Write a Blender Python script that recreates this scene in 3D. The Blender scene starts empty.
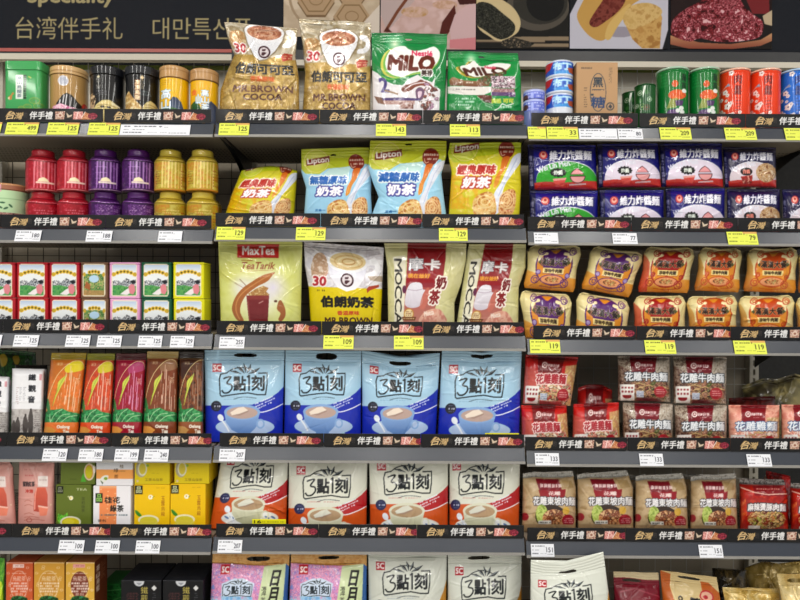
import bpy, math, numpy as np
from mathutils import Matrix, Vector
SC = bpy.context.scene
COL = SC.collection
# ---------------------------------------------------------------- view geometry
D = 1.75            # camera distance to the shelf fronts
K = 0.00288         # metres per photo pixel in the plane of the shelf fronts (Y = 0)
ZC = 1.22           # camera height
ROLL = math.radians(0.30)
CR, SR = math.cos(ROLL), math.sin(ROLL)

def P(px, py, Y):
    "point of depth Y that the camera sees at pixel (px, py)"
    a = (np.asarray(px, float) - 400) * K / D; b = (300 - np.asarray(py, float)) * K / D
    return (a * CR - b * SR) * (D + Y), (a * SR + b * CR) * (D + Y) + ZC

def IPY(px, z, Y):
    "pixel row where height z shows, near pixel column px at depth Y"
    a = (px - 400) * K / D; h = (z - ZC) / (D + Y)
    b = (h - a * SR) / CR
    return 300 - b * D / K

def lin(c):
    c = np.asarray(c, float)
    return np.where(c <= 0.04045, c / 12.92, ((np.clip(c, 0, None) + 0.055) / 1.055) ** 2.4)

def hx(s):
    if not isinstance(s, str): return np.array(s, float)
    return np.array([int(s[i:i + 2], 16) / 255 for i in (0, 2, 4)])

# ---------------------------------------------------------------- noise
_LAT = {}
def vnoise(x, y, seed):
    L = _LAT.get(seed)
    if L is None: L = _LAT[seed] = np.random.RandomState(seed).rand(64, 64)
    xi = np.floor(x).astype(int); yi = np.floor(y).astype(int)
    fx = x - xi; fy = y - yi
    fx = fx * fx * (3 - 2 * fx); fy = fy * fy * (3 - 2 * fy)
    a = L[yi % 64, xi % 64]; b = L[yi % 64, (xi + 1) % 64]; c = L[(yi + 1) % 64, xi % 64]; d = L[(yi + 1) % 64, (xi + 1) % 64]
    return (a * (1 - fx) + b * fx) * (1 - fy) + (c * (1 - fx) + d * fx) * fy

def wrinkle(x, y, seed, amp):
    "creased film relief, x and y in metres"
    r = np.random.RandomState(seed + 500)
    wx = x + 0.012 * (vnoise(x / .03, y / .03, seed + 1) - .5); wy = y + 0.012 * (vnoise(x / .03, y / .03, seed + 2) - .5)
    h = 0.9 * (1 - np.abs(2 * vnoise(wx / .045, wy / .06, seed + 3) - 1)) + 0.35 * (1 - np.abs(2 * vnoise(wx / .016, wy / .022, seed + 4) - 1))
    h = h + 0.8 * vnoise(wx / .08, wy / .08, seed + 5)
    x0, x1, y0, y1 = x.min(), x.max(), y.min(), y.max()
    for i in range(16):
        side = r.randint(4)
        cx = r.uniform(x0, x1) if side < 2 else (x0 if side == 2 else x1)
        cy = (y1 if side == 0 else y0) if side < 2 else r.uniform(y0, y1)
        ang = math.atan2((y0 + y1) / 2 - cy, (x0 + x1) / 2 - cx) + r.uniform(-.7, .7)
        ln = r.uniform(.3, .8) * (y1 - y0); sg = r.uniform(.002, .0045)
        dx = x - cx; dy = y - cy
        al = dx * math.cos(ang) + dy * math.sin(ang); ac = -dx * math.sin(ang) + dy * math.cos(ang)
        ac = ac + .006 * np.sin(al / .03 + i)
        h = h + r.choice([-1, 1, 1]) * r.uniform(.5, 1.2) * np.exp(-(ac / sg) ** 2) * np.clip(1 - al / ln, 0, 1) * (al > -.01)
    return amp * (h - h.mean())

# ---------------------------------------------------------------- flat artwork, rasterised to colours of the mesh points
_TXT = {}
def text_tris(s):
    if s in _TXT: return _TXT[s]
    cu = bpy.data.curves.new('lettering', 'FONT'); cu.body = s; cu.resolution_u = 2
    o = bpy.data.objects.new('lettering', cu); COL.objects.link(o)
    dg = bpy.context.evaluated_depsgraph_get(); dg.update()
    ev = o.evaluated_get(dg); me = ev.to_mesh(); me.calc_loop_triangles()
    v = np.empty(len(me.vertices) * 3); me.vertices.foreach_get('co', v); v = v.reshape(-1, 3)[:, :2]
    t = np.empty(len(me.loop_triangles) * 3, int); me.loop_triangles.foreach_get('vertices', t)
    tr = v[t.reshape(-1, 3)].copy(); ev.to_mesh_clear()
    bpy.data.objects.remove(o); bpy.data.curves.remove(cu)
    if len(tr):
        mn = tr.reshape(-1, 2).min(0); mx = tr.reshape(-1, 2).max(0)
        tr = (tr - mn) / np.maximum(mx - mn, 1e-6); tr[..., 1] = 1 - tr[..., 1]
    _TXT[s] = tr
    return tr

def dilate(m, r):
    if r <= 0: return m
    out = m.copy(); n = int(math.ceil(r))
    for dy in range(-n, n + 1):
        for dx in range(-n, n + 1):
            if (dx or dy) and dx * dx + dy * dy <= r * r + .3:
                sh = np.zeros_like(m)
                H, W = m.shape
                sh[max(dy, 0):H + min(dy, 0), max(dx, 0):W + min(dx, 0)] = m[max(-dy, 0):H + min(-dy, 0), max(-dx, 0):W + min(-dx, 0)]
                out = np.maximum(out, sh)
    return out

def smooth(pts, closed=True, n=6):
    p = np.array(pts, float); m = len(p); out = []
    for i in range(m if closed else m - 1):
        a, b, c, d = (p[(i + j) % m] if closed else p[min(max(i + j, 0), m - 1)] for j in (-1, 0, 1, 2))
        for k in range(n):
            t = k / n
            out.append(.5 * (2 * b + (c - a) * t + (2 * a - 5 * b + 4 * c - d) * t * t + (3 * b - a - 3 * c + d) * t ** 3))
    if not closed: out.append(p[-1])
    return np.array(out)

class Art:
    "artwork window; coordinates are those of an enlargement with origin (ox, oy) and zoom z"
    def __init__(a, ox, oy, z, win, bg, s=4.0):
        a.ox, a.oy, a.z, a.win = ox, oy, z, win
        a.k = s / z
        a.W = max(int((win[2] - win[0]) * a.k), 4); a.H = max(int((win[3] - win[1]) * a.k), 4)
        a.c = np.zeros((a.H, a.W, 3)); a._rs = np.random.RandomState(int(win[0] * 7 + win[1] * 3 + ox) % 9999)
        a.fin = None
        a.R(*win, bg)
        a.px = (ox + win[0] / z, oy + win[1] / z, ox + win[2] / z, oy + win[3] / z)
    def _xy(a, p): return (np.asarray(p, float) - np.array(a.win[:2])) * a.k
    def _col(a, col, x0, y0, h, w):
        "colour block: plain, vertical blend (list of two) or blotches (dict)"
        if isinstance(col, (list, tuple)) and isinstance(col[0], str):
            t = np.linspace(0, 1, h)[:, None, None]; return np.broadcast_to(hx(col[0]) * (1 - t) + hx(col[1]) * t, (h, w, 3))
        if isinstance(col, dict):
            yy, xx = np.mgrid[y0:y0 + h, x0:x0 + w]; n = col.get('n', 10) * a.k; sd = col.get('s', 3)
            wx = xx + n * .5 * vnoise(xx / n * 1.7, yy / n * 1.7, sd + 2); wy = yy + n * .5 * vnoise(xx / n * 1.7, yy / n * 1.7, sd + 3)
            q = .5 * vnoise(wx / n, wy / n, sd) + .3 * vnoise(xx / n * 2.3, yy / n * 2.3, sd + 1) + .2 * vnoise(xx / n * 4.9, yy / n * 4.9, sd + 4)
            q = np.clip((q - .26) / .48, 0, .999); cs = np.array([hx(c) for c in col['c']])
            f = q * (len(cs) - 1); i = np.clip(f.astype(int), 0, len(cs) - 2) if len(cs) > 1 else f.astype(int) * 0
            if len(cs) < 2: return cs[i]
            t = f - i; t = np.clip((t - .5) * 1.6 + .5, 0, 1)[..., None]
            return cs[i] * (1 - t) + cs[i + 1] * t
        return np.broadcast_to(hx(col), (h, w, 3))
    def _put(a, m, x0, y0, col, al=1.0):
        H, W = m.shape; X0, Y0 = max(x0, 0), max(y0, 0); X1, Y1 = min(x0 + W, a.W), min(y0 + H, a.H)
        if X1 <= X0 or Y1 <= Y0: return
        c = a._col(col, x0, y0, H, W)[Y0 - y0:Y1 - y0, X0 - x0:X1 - x0]
        mm = m[Y0 - y0:Y1 - y0, X0 - x0:X1 - x0, None] * al
        a.c[Y0:Y1, X0:X1] = a.c[Y0:Y1, X0:X1] * (1 - mm) + c * mm
    def P(a, pts, col, al=1.0, sm=False):
        if sm: pts = smooth(pts)
        q = a._xy(pts); x0, y0 = np.floor(q.min(0)).astype(int); x1, y1 = np.ceil(q.max(0)).astype(int)
        w, h = x1 - x0 + 1, y1 - y0 + 1
        if w > 4000 or h > 4000: return
        xs = np.arange(w) + x0 + .5; ys = (np.arange(h) + y0 + .5)
        ins = np.zeros((h, w), bool)
        for i in range(len(q)):
            (ax, ay), (bx, by) = q[i - 1], q[i]
            if ay == by: continue
            row = (ay > ys) != (by > ys)
            if not row.any(): continue
            xc = ax + (ys[row] - ay) * (bx - ax) / (by - ay)
            ins[row] ^= xs[None, :] < xc[:, None]
        a._put(ins.astype(float), x0, y0, col, al)
    def R(a, x0, y0, x1, y1, col, al=1.0):
        q = a._xy([(x0, y0), (x1, y1)]); X0, Y0 = np.round(q[0]).astype(int); X1, Y1 = np.round(q[1]).astype(int)
        a._put(np.ones((max(Y1 - Y0, 1), max(X1 - X0, 1))), X0, Y0, col, al)
    def E(a, cx, cy, rx, ry, col, al=1.0, rot=0, half=None):
        t = np.linspace(0, 2 * math.pi, 40, endpoint=False)
        if half == 'b': t = np.linspace(0, math.pi, 24)
        if half == 't': t = np.linspace(math.pi, 2 * math.pi, 24)
        x, y = rx * np.cos(t), ry * np.sin(t); c, s = math.cos(rot), math.sin(rot)
        a.P(np.stack([cx + x * c - y * s, cy + x * s + y * c], 1), col, al)
    def ring(a, cx, cy, rx, ry, w, col):
        t = np.linspace(0, 2 * math.pi, 41); a.L(np.stack([cx + rx * np.cos(t), cy + ry * np.sin(t)], 1), w, col)
    def G(a, cx, cy, r, col, al=.9):
        "soft round glow printed on the pack"
        q = a._xy((cx, cy)); R = r * a.k; x0, y0 = int(q[0] - R), int(q[1] - R); n = int(2 * R) + 1
        yy, xx = np.mgrid[0:n, 0:n]; d = np.hypot(xx + x0 - q[0], yy + y0 - q[1]) / R
        a._put(np.clip(1 - d, 0, 1) ** 1.2, x0, y0, col, al)
    def L(a, pts, w, col, al=1.0, sm=False):
        if sm: pts = smooth(pts, False)
        pts = np.array(pts, float)
        for p, q in zip(pts[:-1], pts[1:]):
            d = q - p; n = np.hypot(*d)
            if n < 1e-6: continue
            u = d / n * w * .2; v = np.array([-d[1], d[0]]) / n * w / 2
            a.P([p - u + v, q + u + v, q + u - v, p - u - v], col, al)
    def food(a, x0, y0, x1, y1, cols, n=40, size=14, seed=5, noodles=None):
        "photograph of food: overlapping chunks and curved strands inside an ellipse"
        r = np.random.RandomState(seed); cx, cy, rx, ry = (x0 + x1) / 2, (y0 + y1) / 2, (x1 - x0) / 2, (y1 - y0) / 2
        for i in range(n):
            t = r.uniform(0, 6.28); q = r.uniform(0, 1) ** .5; x = cx + rx * q * math.cos(t) * .9; y = cy + ry * q * math.sin(t) * .9; c = cols[r.randint(len(cols))]
            if noodles and r.rand() < .5:
                w = size * r.uniform(1, 2); a.L([(x - w, y), (x, y - size * .5), (x + w, y + size * r.uniform(-.4, .4))], size * .22, noodles, sm=True); a.L([(x - w, y + size * .2), (x, y - size * .25), (x + w, y + size * .3)], size * .08, '5c3424', al=.6, sm=True)
            else:
                a.E(x + 1.5, y + 2, size * r.uniform(.5, 1.1), size * r.uniform(.3, .7), '2c1812', al=.5, rot=r.uniform(-1, 1)); a.E(x, y, size * r.uniform(.45, 1.1), size * r.uniform(.3, .65), c, rot=r.uniform(-1, 1))
                a.E(x - 1, y - size * .12, size * .3, size * .1, 'f0e0d0', al=.55, rot=r.uniform(-1, 1))
    def T(a, s, x0, y0, x1, y1, col, bold=0.0, out=None, ow=0.0, shear=0.0, rot=0.0, arc=0.0, vert=False, al=1.0):
        "lettering fitted to a box"
        if vert:
            n = len(s); h = (y1 - y0) / n
            for i, ch in enumerate(s): a.T(ch, x0, y0 + i * h + h * .06, x1, y0 + (i + 1) * h - h * .06, col, bold, out, ow, shear, rot, al=al)
            return
        tr = text_tris(s)
        if not len(tr): return
        q = tr.copy(); X = q[..., 0]; Y = q[..., 1]
        x = x0 + X * (x1 - x0) + shear * (.5 - Y) * (y1 - y0); y = y0 + Y * (y1 - y0) + arc * (2 * X - 1) ** 2
        if rot:
            cx, cy = (x0 + x1) / 2, (y0 + y1) / 2; c, s_ = math.cos(rot), math.sin(rot)
            x, y = cx + (x - cx) * c - (y - cy) * s_, cy + (x - cx) * s_ + (y - cy) * c
        q = a._xy(np.stack([x, y], -1)); pad = 2 + int(math.ceil((bold + ow) * a.k))
        f = q.reshape(-1, 2); X0, Y0 = (np.floor(f.min(0)) - pad).astype(int); X1, Y1 = (np.ceil(f.max(0)) + pad).astype(int)
        SS = 2; W, H = (X1 - X0) * SS, (Y1 - Y0) * SS
        if W > 6000 or H > 6000: return
        m = np.zeros((H, W), bool); q = (q - (X0, Y0)) * SS
        for t in q:
            a0 = np.maximum(np.floor(t.min(0)).astype(int), 0); a1 = np.minimum(np.ceil(t.max(0)).astype(int) + 1, (W, H))
            if a1[0] <= a0[0] or a1[1] <= a0[1]: continue
            xs = np.arange(a0[0], a1[0]) + .5; ys = (np.arange(a0[1], a1[1]) + .5)[:, None]
            (ax, ay), (bx, by), (cx, cy) = t
            e1 = (bx - ax) * (ys - ay) - (by - ay) * (xs - ax); e2 = (cx - bx) * (ys - by) - (cy - by) * (xs - bx); e3 = (ax - cx) * (ys - cy) - (ay - cy) * (xs - cx)
            m[a0[1]:a1[1], a0[0]:a1[0]] |= ((e1 >= 0) & (e2 >= 0) & (e3 >= 0)) | ((e1 <= 0) & (e2 <= 0) & (e3 <= 0))
        m = m.reshape(H // SS, SS, W // SS, SS).mean((1, 3))
        m = dilate(m, bold * a.k)
        if out is not None: a._put(dilate(m, max(ow * a.k, 1)), X0, Y0, out, al)
        a._put(m, X0, Y0, col, al)
    def M(a, x0, y0, x1, y1, rows, col, al=.8, rot=0.0, fill=.6):
        "lines of print too small to read"
        h = (y1 - y0) / rows; r = a._rs
        for i in range(rows):
            x = x0
            while x < x1:
                w = r.uniform(.25, .9) * h * .8
                yy = y0 + i * h + (x - x0) * math.tan(rot)
                if r.rand() < .86: a.P([(x, yy + h * .2), (x + w, yy + h * r.uniform(.15, .3)), (x + w, yy + h * fill), (x, yy + h * (fill + .05))], col, al)
                x += w + h * .18
    def finish(a):
        if a.fin is None:
            c = np.clip(a.c, 0, 1) ** 1.15; p = np.pad(c, ((1, 1), (1, 1), (0, 0)), 'edge')
            a.fin = .36 * p[1:-1, 1:-1] + .11 * (p[:-2, 1:-1] + p[2:, 1:-1] + p[1:-1, :-2] + p[1:-1, 2:]) + .05 * (p[:-2, :-2] + p[2:, 2:] + p[2:, :-2] + p[:-2, 2:])
            a.fin = lin(a.fin)
        return a.fin
    def at(a, u, v):
        f = a.finish(); x = np.clip(u * a.W - .5, 0, a.W - 1.001); y = np.clip(v * a.H - .5, 0, a.H - 1.001)
        xi = x.astype(int); yi = y.astype(int); fx = (x - xi)[..., None]; fy = (y - yi)[..., None]
        x1 = np.minimum(xi + 1, a.W - 1); y1 = np.minimum(yi + 1, a.H - 1)
        return (f[yi, xi] * (1 - fx) + f[yi, x1] * fx) * (1 - fy) + (f[y1, xi] * (1 - fx) + f[y1, x1] * fx) * fy

# ---------------------------------------------------------------- materials
def node_mat(name, rough=.5, metal=0.0, coat=0.0, spec=.5, base=None, bump=.0, bscale=60, vary=.0, coat_rough=.08):
    m = bpy.data.materials.new(name); m.use_nodes = True; nt = m.node_tree; b = nt.nodes['Principled BSDF']
    b.inputs['Metallic'].default_value = metal; b.inputs['Specular IOR Level'].default_value = spec
    b.inputs['Coat Weight'].default_value = coat; b.inputs['Coat Roughness'].default_value = coat_rough
    tc = nt.nodes.new('ShaderNodeTexCoord'); nz = nt.nodes.new('ShaderNodeTexNoise'); nz.inputs['Scale'].default_value = bscale
    nt.links.new(tc.outputs['Object'], nz.inputs['Vector'])
    mr = nt.nodes.new('ShaderNodeMapRange'); mr.inputs['To Min'].default_value = rough * .85; mr.inputs['To Max'].default_value = min(rough * 1.15, 1)
    nt.links.new(nz.outputs['Fac'], mr.inputs['Value']); nt.links.new(mr.outputs['Result'], b.inputs['Roughness'])
    if base is None:
        at = nt.nodes.new('ShaderNodeAttribute'); at.attribute_name = 'Col'; nt.links.new(at.outputs['Color'], b.inputs['Base Color'])
    else:
        c = lin(hx(base)); rgb = nt.nodes.new('ShaderNodeMix'); rgb.data_type = 'RGBA'
        rgb.inputs['A'].default_value = (*(c * (1 - vary)), 1); rgb.inputs['B'].default_value = (*np.clip(c * (1 + vary), 0, 1), 1)
        nt.links.new(nz.outputs['Fac'], rgb.inputs['Factor']); nt.links.new(rgb.outputs['Result'], b.inputs['Base Color'])
    if bump:
        bp = nt.nodes.new('ShaderNodeBump'); bp.inputs['Strength'].default_value = bump; bp.inputs['Distance'].default_value = .001
        nt.links.new(nz.outputs['Fac'], bp.inputs['Height']); nt.links.new(bp.outputs['Normal'], b.inputs['Normal'])
    return m
M_FILM = node_mat('printed_film', .32, spec=.25, coat=.45, bump=.15, coat_rough=.07)
M_FOIL = node_mat('printed_foil', .27, metal=.22, coat=.4, bump=.2, coat_rough=.08)
M_CLEAR = node_mat('glossy_wrap', .3, spec=.25, coat=.7, bump=.2, coat_rough=.06)
M_TIN = node_mat('printed_tin', .35, metal=.05, coat=.6, spec=.2, coat_rough=.06)
M_CARD = node_mat('printed_card', .5, coat=.05, bump=.05, spec=.25)
M_PAPER = node_mat('printed_paper', .65, spec=.2)
M_SIGN = node_mat('sign_print', .6, spec=.12)
M_GREY = node_mat('grey_enamel', .45, base='6d6a66', vary=.06)
M_DECK = node_mat('deck_enamel', .5, base='5d5750', vary=.08)
M_RAIL = node_mat('slate_rail_plastic', .3, base='343943', vary=.03, coat=.25, coat_rough=.2, bscale=3)
M_LIP = node_mat('pale_lip_plastic', .35, base='8c8a86', vary=.05)
M_POST = node_mat('cream_steel', .5, base='b9b4a6', vary=.05)
M_WIRE = node_mat('wire_steel', .45, base='6e6a62', vary=.1)
M_WIREL = node_mat('wire_pale', .45, base='b8b6ae', vary=.05)
M_WALL = node_mat('back_panel_paint', .6, base='8a8070', vary=.04, bscale=5)
M_BLACK = node_mat('black_plastic', .4, base='15161a', vary=.1)

# ---------------------------------------------------------------- objects
def tag(o, label=None, cat=None, group=None, kind=None):
    if label: o['label'] = label
    if cat: o['category'] = cat
    if group: o['group'] = group
    if kind: o['kind'] = kind
    return o
def root(name, loc, label, cat, group=None):
    o = bpy.data.objects.new(name, None); o.empty_display_size = .05; COL.objects.link(o); o.location = loc
    return tag(o, label, cat, group)
def link(name, me, mat, parent=None, loc=(0, 0, 0)):
    me.materials.clear(); me.materials.append(mat)
    o = bpy.data.objects.new(name, me); COL.objects.link(o); o.location = loc
    if parent: o.parent = parent
    return o
def dup(r, dx, dz, label, dy=0.0, sx=None):
    c = r.copy(); COL.objects.link(c); c.location = r.location + Vector((dx, dy, dz)); c['label'] = label
    if sx: c.scale.x = sx
    for ch in list(r.children):
        k = ch.copy(); COL.objects.link(k); k.parent = c
        for g in list(ch.children):
            q = g.copy(); COL.objects.link(q); q.parent = k
    return c
def dpx(n, Y): return n * K * (D + Y) / D      # pixels to metres at depth Y

def mesh(name, V, F, cols=None, smooth_=True):
    me = bpy.data.meshes.new(name); V = np.asarray(V, np.float32); F = np.asarray(F, np.int32); n = F.shape[1]
    me.vertices.add(len(V)); me.vertices.foreach_set('co', V.ravel())
    me.loops.add(F.size); me.loops.foreach_set('vertex_index', F.ravel())
    me.polygons.add(len(F)); me.polygons.foreach_set('loop_start', np.arange(0, F.size, n, dtype=np.int32))
    me.polygons.foreach_set('loop_total', np.full(len(F), n, np.int32))
    me.polygons.foreach_set('use_smooth', np.full(len(F), smooth_, bool))
    me.update(calc_edges=True); me.validate()
    if cols is not None:
        at = me.attributes.new('Col', 'FLOAT_COLOR', 'POINT'); c = np.ones((len(V), 4), np.float32); c[:, :3] = cols
        at.data.foreach_set('color', c.ravel())
    return me

def loft(name, rings, cols, hole=None):
    "rings R x N x 3, closed around; both ends closed by a fan to their centre"
    Rn, N, _ = rings.shape
    V = np.concatenate([rings.reshape(-1, 3), rings[0].mean(0)[None], rings[-1].mean(0)[None]])
    C = np.concatenate([cols.reshape(-1, 3), cols[0].mean(0)[None], cols[-1].mean(0)[None]])
    i, j = np.mgrid[0:Rn - 1, 0:N]; j2 = (j + 1) % N
    F = np.stack([i * N + j, i * N + j2, (i + 1) * N + j2, (i + 1) * N + j], -1).reshape(-1, 4)[:, ::-1]
    if hole is not None: F = F[~hole.reshape(-1)]
    jj = np.arange(N); j2 = (jj + 1) % N; ct, cb = Rn * N, Rn * N + 1
    # fans as degenerate-free quads: pair up neighbours
    def fan(base, c, flip):
        q = []
        for k in range(0, N - 1, 2):
            f = [base + k, base + k + 1, base + (k + 2) % N, c]; q.append(f if flip else f[::-1])
        if N % 2: pass
        return q
    F = np.concatenate([F, np.array(fan(0, ct, True)), np.array(fan((Rn - 1) * N, cb, False))])
    return mesh(name, V, F, C)

def rrect(rx, ry, rc, ds, dsb=.012, side_ds=None):
    "rounded rectangle outline, front (-y) finely divided; returns points and a front flag"
    rc = min(rc, rx, ry); pts = []; side_ds = side_ds or dsb
    nf = max(int(round(2 * (rx - rc) / ds)), 1)
    na = max(int(round(math.pi / 2 * rc / ds)), 3); nab = max(int(round(math.pi / 2 * rc / dsb)), 3)
    ns = max(int(round(2 * (ry - rc) / side_ds)), 1); nb = max(int(round(2 * (rx - rc) / dsb)), 1)
    def arc(cx, cy, a0, n): return [(cx + rc * math.cos(math.radians(a0 + 90 * k / n)), cy + rc * math.sin(math.radians(a0 + 90 * k / n))) for k in range(n)]
    pts += arc(-rx + rc, -ry + rc, 180, na)
    if rx > rc: pts += [(-rx + rc + 2 * (rx - rc) * k / nf, -ry) for k in range(nf)]
    pts += arc(rx - rc, -ry + rc, 270, na)
    if ry > rc: pts += [(rx, -ry + rc + 2 * (ry - rc) * k / ns) for k in range(ns)]
    pts += arc(rx - rc, ry - rc, 0, nab)
    if rx > rc: pts += [(rx - rc - 2 * (rx - rc) * k / nb, ry) for k in range(nb)]
    pts += arc(-rx + rc, ry - rc, 90, nab)
    if ry > rc: pts += [(-rx, ry - rc - 2 * (ry - rc) * k / ns) for k in range(ns)]
    if len(pts) % 2: pts.append(((pts[-1][0] + pts[0][0]) / 2, (pts[-1][1] + pts[0][1]) / 2))
    return np.array(pts)

def solid(name, mat, par, art, rx, ry, rc, z0, z1, vtop, vbot, side=None, top=None, prof=None, ds=None, side_art=None, bev=.0015, bottom_col=None):
    """upright body from z0 to z1 around the parent's axis; artwork rows vtop..vbot map to z1..z0 (v may run past 1),
    prof: list of (height share from the top 0..1, radial scale)"""
    ds = ds or K / 1.7
    pts = rrect(rx, ry, rc, ds, side_ds=(ds * 1.5 if side_art else None)); N = len(pts)
    n = max(int((z1 - z0) / ds), 3); t = np.linspace(0, 1, n + 1)
    pr = prof or [(0, 1), (1, 1)]
    t = np.unique(np.concatenate([t, [p[0] for p in pr]]))
    sc = np.interp(t, [p[0] for p in pr], [p[1] for p in pr])
    H = z1 - z0; z = z1 - t * H
    b = bev / max(rx, 1e-4)
    z = np.concatenate([[z1, z1, z1, z1 - bev * .3], np.clip(z, z0, z1 - bev)]); sc = np.concatenate([sc[0] * np.array([.0001, .5, 1 - b, 1 - b * .3]), sc]); t = np.concatenate([[0, 0, 0, 0], t])
    rings = np.empty((len(z), N, 3)); rings[..., 0] = pts[None, :, 0] * sc[:, None]; rings[..., 1] = pts[None, :, 1] * sc[:, None]; rings[..., 2] = z[:, None]
    u = (np.clip(pts[:, 0] / rx, -1, 1) + 1) / 2; v = vtop + (vbot - vtop) * t
    UU, VV = np.meshgrid(u, v)
    if hasattr(art, 'at'): cols = art.at(UU, VV)
    else: cols = np.broadcast_to(lin(hx(art)), UU.shape + (3,)).copy()
    back = pts[:, 1] > -ry + rc + 1e-5
    if side is not None: cols[:, back] = lin(hx(side))
    if side_art is not None:
        sd = (pts[:, 0] > rx - 1e-5) & back
        us = (pts[sd, 1] + ry) / (2 * ry); A, B = np.meshgrid(us, v); cols[:, sd] = side_art.at(A, B)
    if top is not None: cols[:3] = lin(hx(top))
    if bottom_col is not None: cols[-1:] = lin(hx(bottom_col))
    return link(name, loft(name, rings, cols), mat, par)

def pouch(name, label, cat, group, art, quad, zb=None, Y=.03, t=.05, top=None, left=None, right=None, hole=None, seal=.09, kind='stand',
          wr=.0016, seed=1, mat=None, back='b0b0b0', auv=(0, 0, 1, 1), edge=3.0, sealname='top_seal', bseal=False, dens=1.75, extra_top=None):
    """film pack; quad = TL, TR, BR, BL in photo pixels. zb: level it stands on (below the visible part).
    top: (u, dy) list, left/right: (v, dx) lists in pixels."""
    mat = mat or M_FILM
    q = np.array(quad, float); Yc = Y + t * .5
    def F(u, v):
        u = np.asarray(u, float); v = np.asarray(v, float)
        x = (q[0, 0] * (1 - u) + q[1, 0] * u) * (1 - v) + (q[3, 0] * (1 - u) + q[2, 0] * u) * v
        y = (q[0, 1] * (1 - u) + q[1, 1] * u) * (1 - v) + (q[3, 1] * (1 - u) + q[2, 1] * u) * v
        if top: y = y + np.interp(u, [a for a, _ in top], [b for _, b in top]) * np.clip(1 - v / .5, 0, 1)
        if left: x = x + np.interp(v, [a for a, _ in left], [b for _, b in left]) * np.clip(1 - 2 * u, 0, 1)
        if right: x = x + np.interp(v, [a for a, _ in right], [b for _, b in right]) * np.clip(2 * u - 1, 0, 1)
        return x, y
    wpx = np.hypot(*(q[1] - q[0])); hpx = np.hypot(*(q[3] - q[0])); vend = 1.0
    if zb is not None:
        yb = max(IPY(q[3, 0], zb, Yc), IPY(q[2, 0], zb, Yc)); ytop = min(q[0, 1], q[1, 1]); ybt = min(q[3, 1], q[2, 1])
        vend = max(1.0, (yb - ytop) / (ybt - ytop) + .01)
    nu = int(wpx * dens)
    def build(nm, v0, v1, is_seal, hole=None, seal_bottom=False):
        nv = max(int(hpx * (v1 - v0) * dens), 3)
        nb = nu if hole else 10
        uf = np.linspace(0, 1, nu + 1); ub = np.linspace(1, 0, nb + 1)[1:-1]
        if (len(uf) + len(ub)) % 2: ub = np.linspace(1, 0, nb + 2)[1:-1]
        u = np.concatenate([uf, ub]); fr = np.concatenate([np.ones(len(uf), bool), np.zeros(len(ub), bool)])
        v = np.linspace(v0, v1, nv + 1); U, V = np.meshgrid(u, v)
        x, y = F(U, V); X, Z = P(x, y, Yc)
        e = np.clip(1 - np.abs(2 * U - 1) ** edge, 0, 1) ** .62
        if kind == 'stand': g = np.clip((V - seal * .8) / .42, 0, 1); g = g * g * (3 - 2 * g) * .85 + .15 * np.clip((V - seal) / .05, 0, 1)
        elif kind == 'slab': g = np.clip((V - seal * .6) / .10, 0, 1) ** .5
        else:
            vv = (V - seal) / max(vend - 2 * seal if bseal else vend - seal, .1); g = np.clip(1 - np.abs(2 * np.clip(vv, 0, 1) - 1) ** 3.4, 0, 1) ** .6
        T = .0012 + (t * .5) * e * g
        if is_seal: T = np.full_like(T, .0011)
        w = wrinkle(X, Z, seed, wr * 1.45) * (.35 if is_seal else 1) * np.clip(np.minimum(U, 1 - U) / .04, 0, 1)
        wave = .003 * np.sin(U * 9 + seed) * np.clip(1 - V / .5, 0, 1) * (1 if kind == 'stand' else .3)
        rib = (.0006 * np.sin(V * hpx * 2.2)) if is_seal else 0
        Yv = np.where(fr[None, :], -(T + w + rib), T * .9) + wave
        if zb is not None: Z = np.maximum(Z, zb + .0006)
        Xf, Zf = P(x, y, Yc - T); X = np.where(fr[None, :], Xf, X); Z = np.where(fr[None, :], Zf, Z)
        if zb is not None: Z = np.maximum(Z, zb + .0006)
        rings = np.stack([X, Yv, Z], -1)
        au = auv[0] + (auv[2] - auv[0]) * U; av = auv[1] + (auv[3] - auv[1]) * V
        cols = art.at(au, av)
        hm = None
        if hole:
            hu, hv, ru, rv = hole; uc = (U[:-1] + np.roll(U, -1, 1)[:-1]) / 2; vc = (V[:-1] + V[1:]) / 2
            hm = (np.abs((uc - hu) / ru) ** 2.6 + np.abs((vc - hv) / rv) ** 2.6) < 1; hm[:, nu] = False; hm[:, -1] = False
        return rings, cols, hm
    x0, yb_ = F(.5, vend); bx, bz = P(x0, yb_, Yc)
    zbase = zb if zb is not None else P(*F(np.array([0., .5, 1.]), np.ones(3)), Yc)[1].min()
    org = np.array([float(bx), Yc, float(zbase)])
    r = root(name, org, label, cat, group)
    sv = seal
    specs = [('bag_body', sv, vend - (sv if bseal else 0), False, None)] if sv > 0 else [('bag_body', 0, vend, False, None)]
    if sv > 0: specs.append((sealname, 0, sv, True, hole))
    if bseal and sv > 0: specs.append(('bottom_seal', vend - sv, vend, True, None))
    for nm, v0, v1, s_, h_ in specs:
        rings, cols, hm = build(nm, v0, v1, s_, h_)
        rings[..., 0] -= org[0]; rings[..., 2] -= org[2]
        link(nm, loft(nm, rings, cols, hm), mat, r)
    return r

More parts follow.
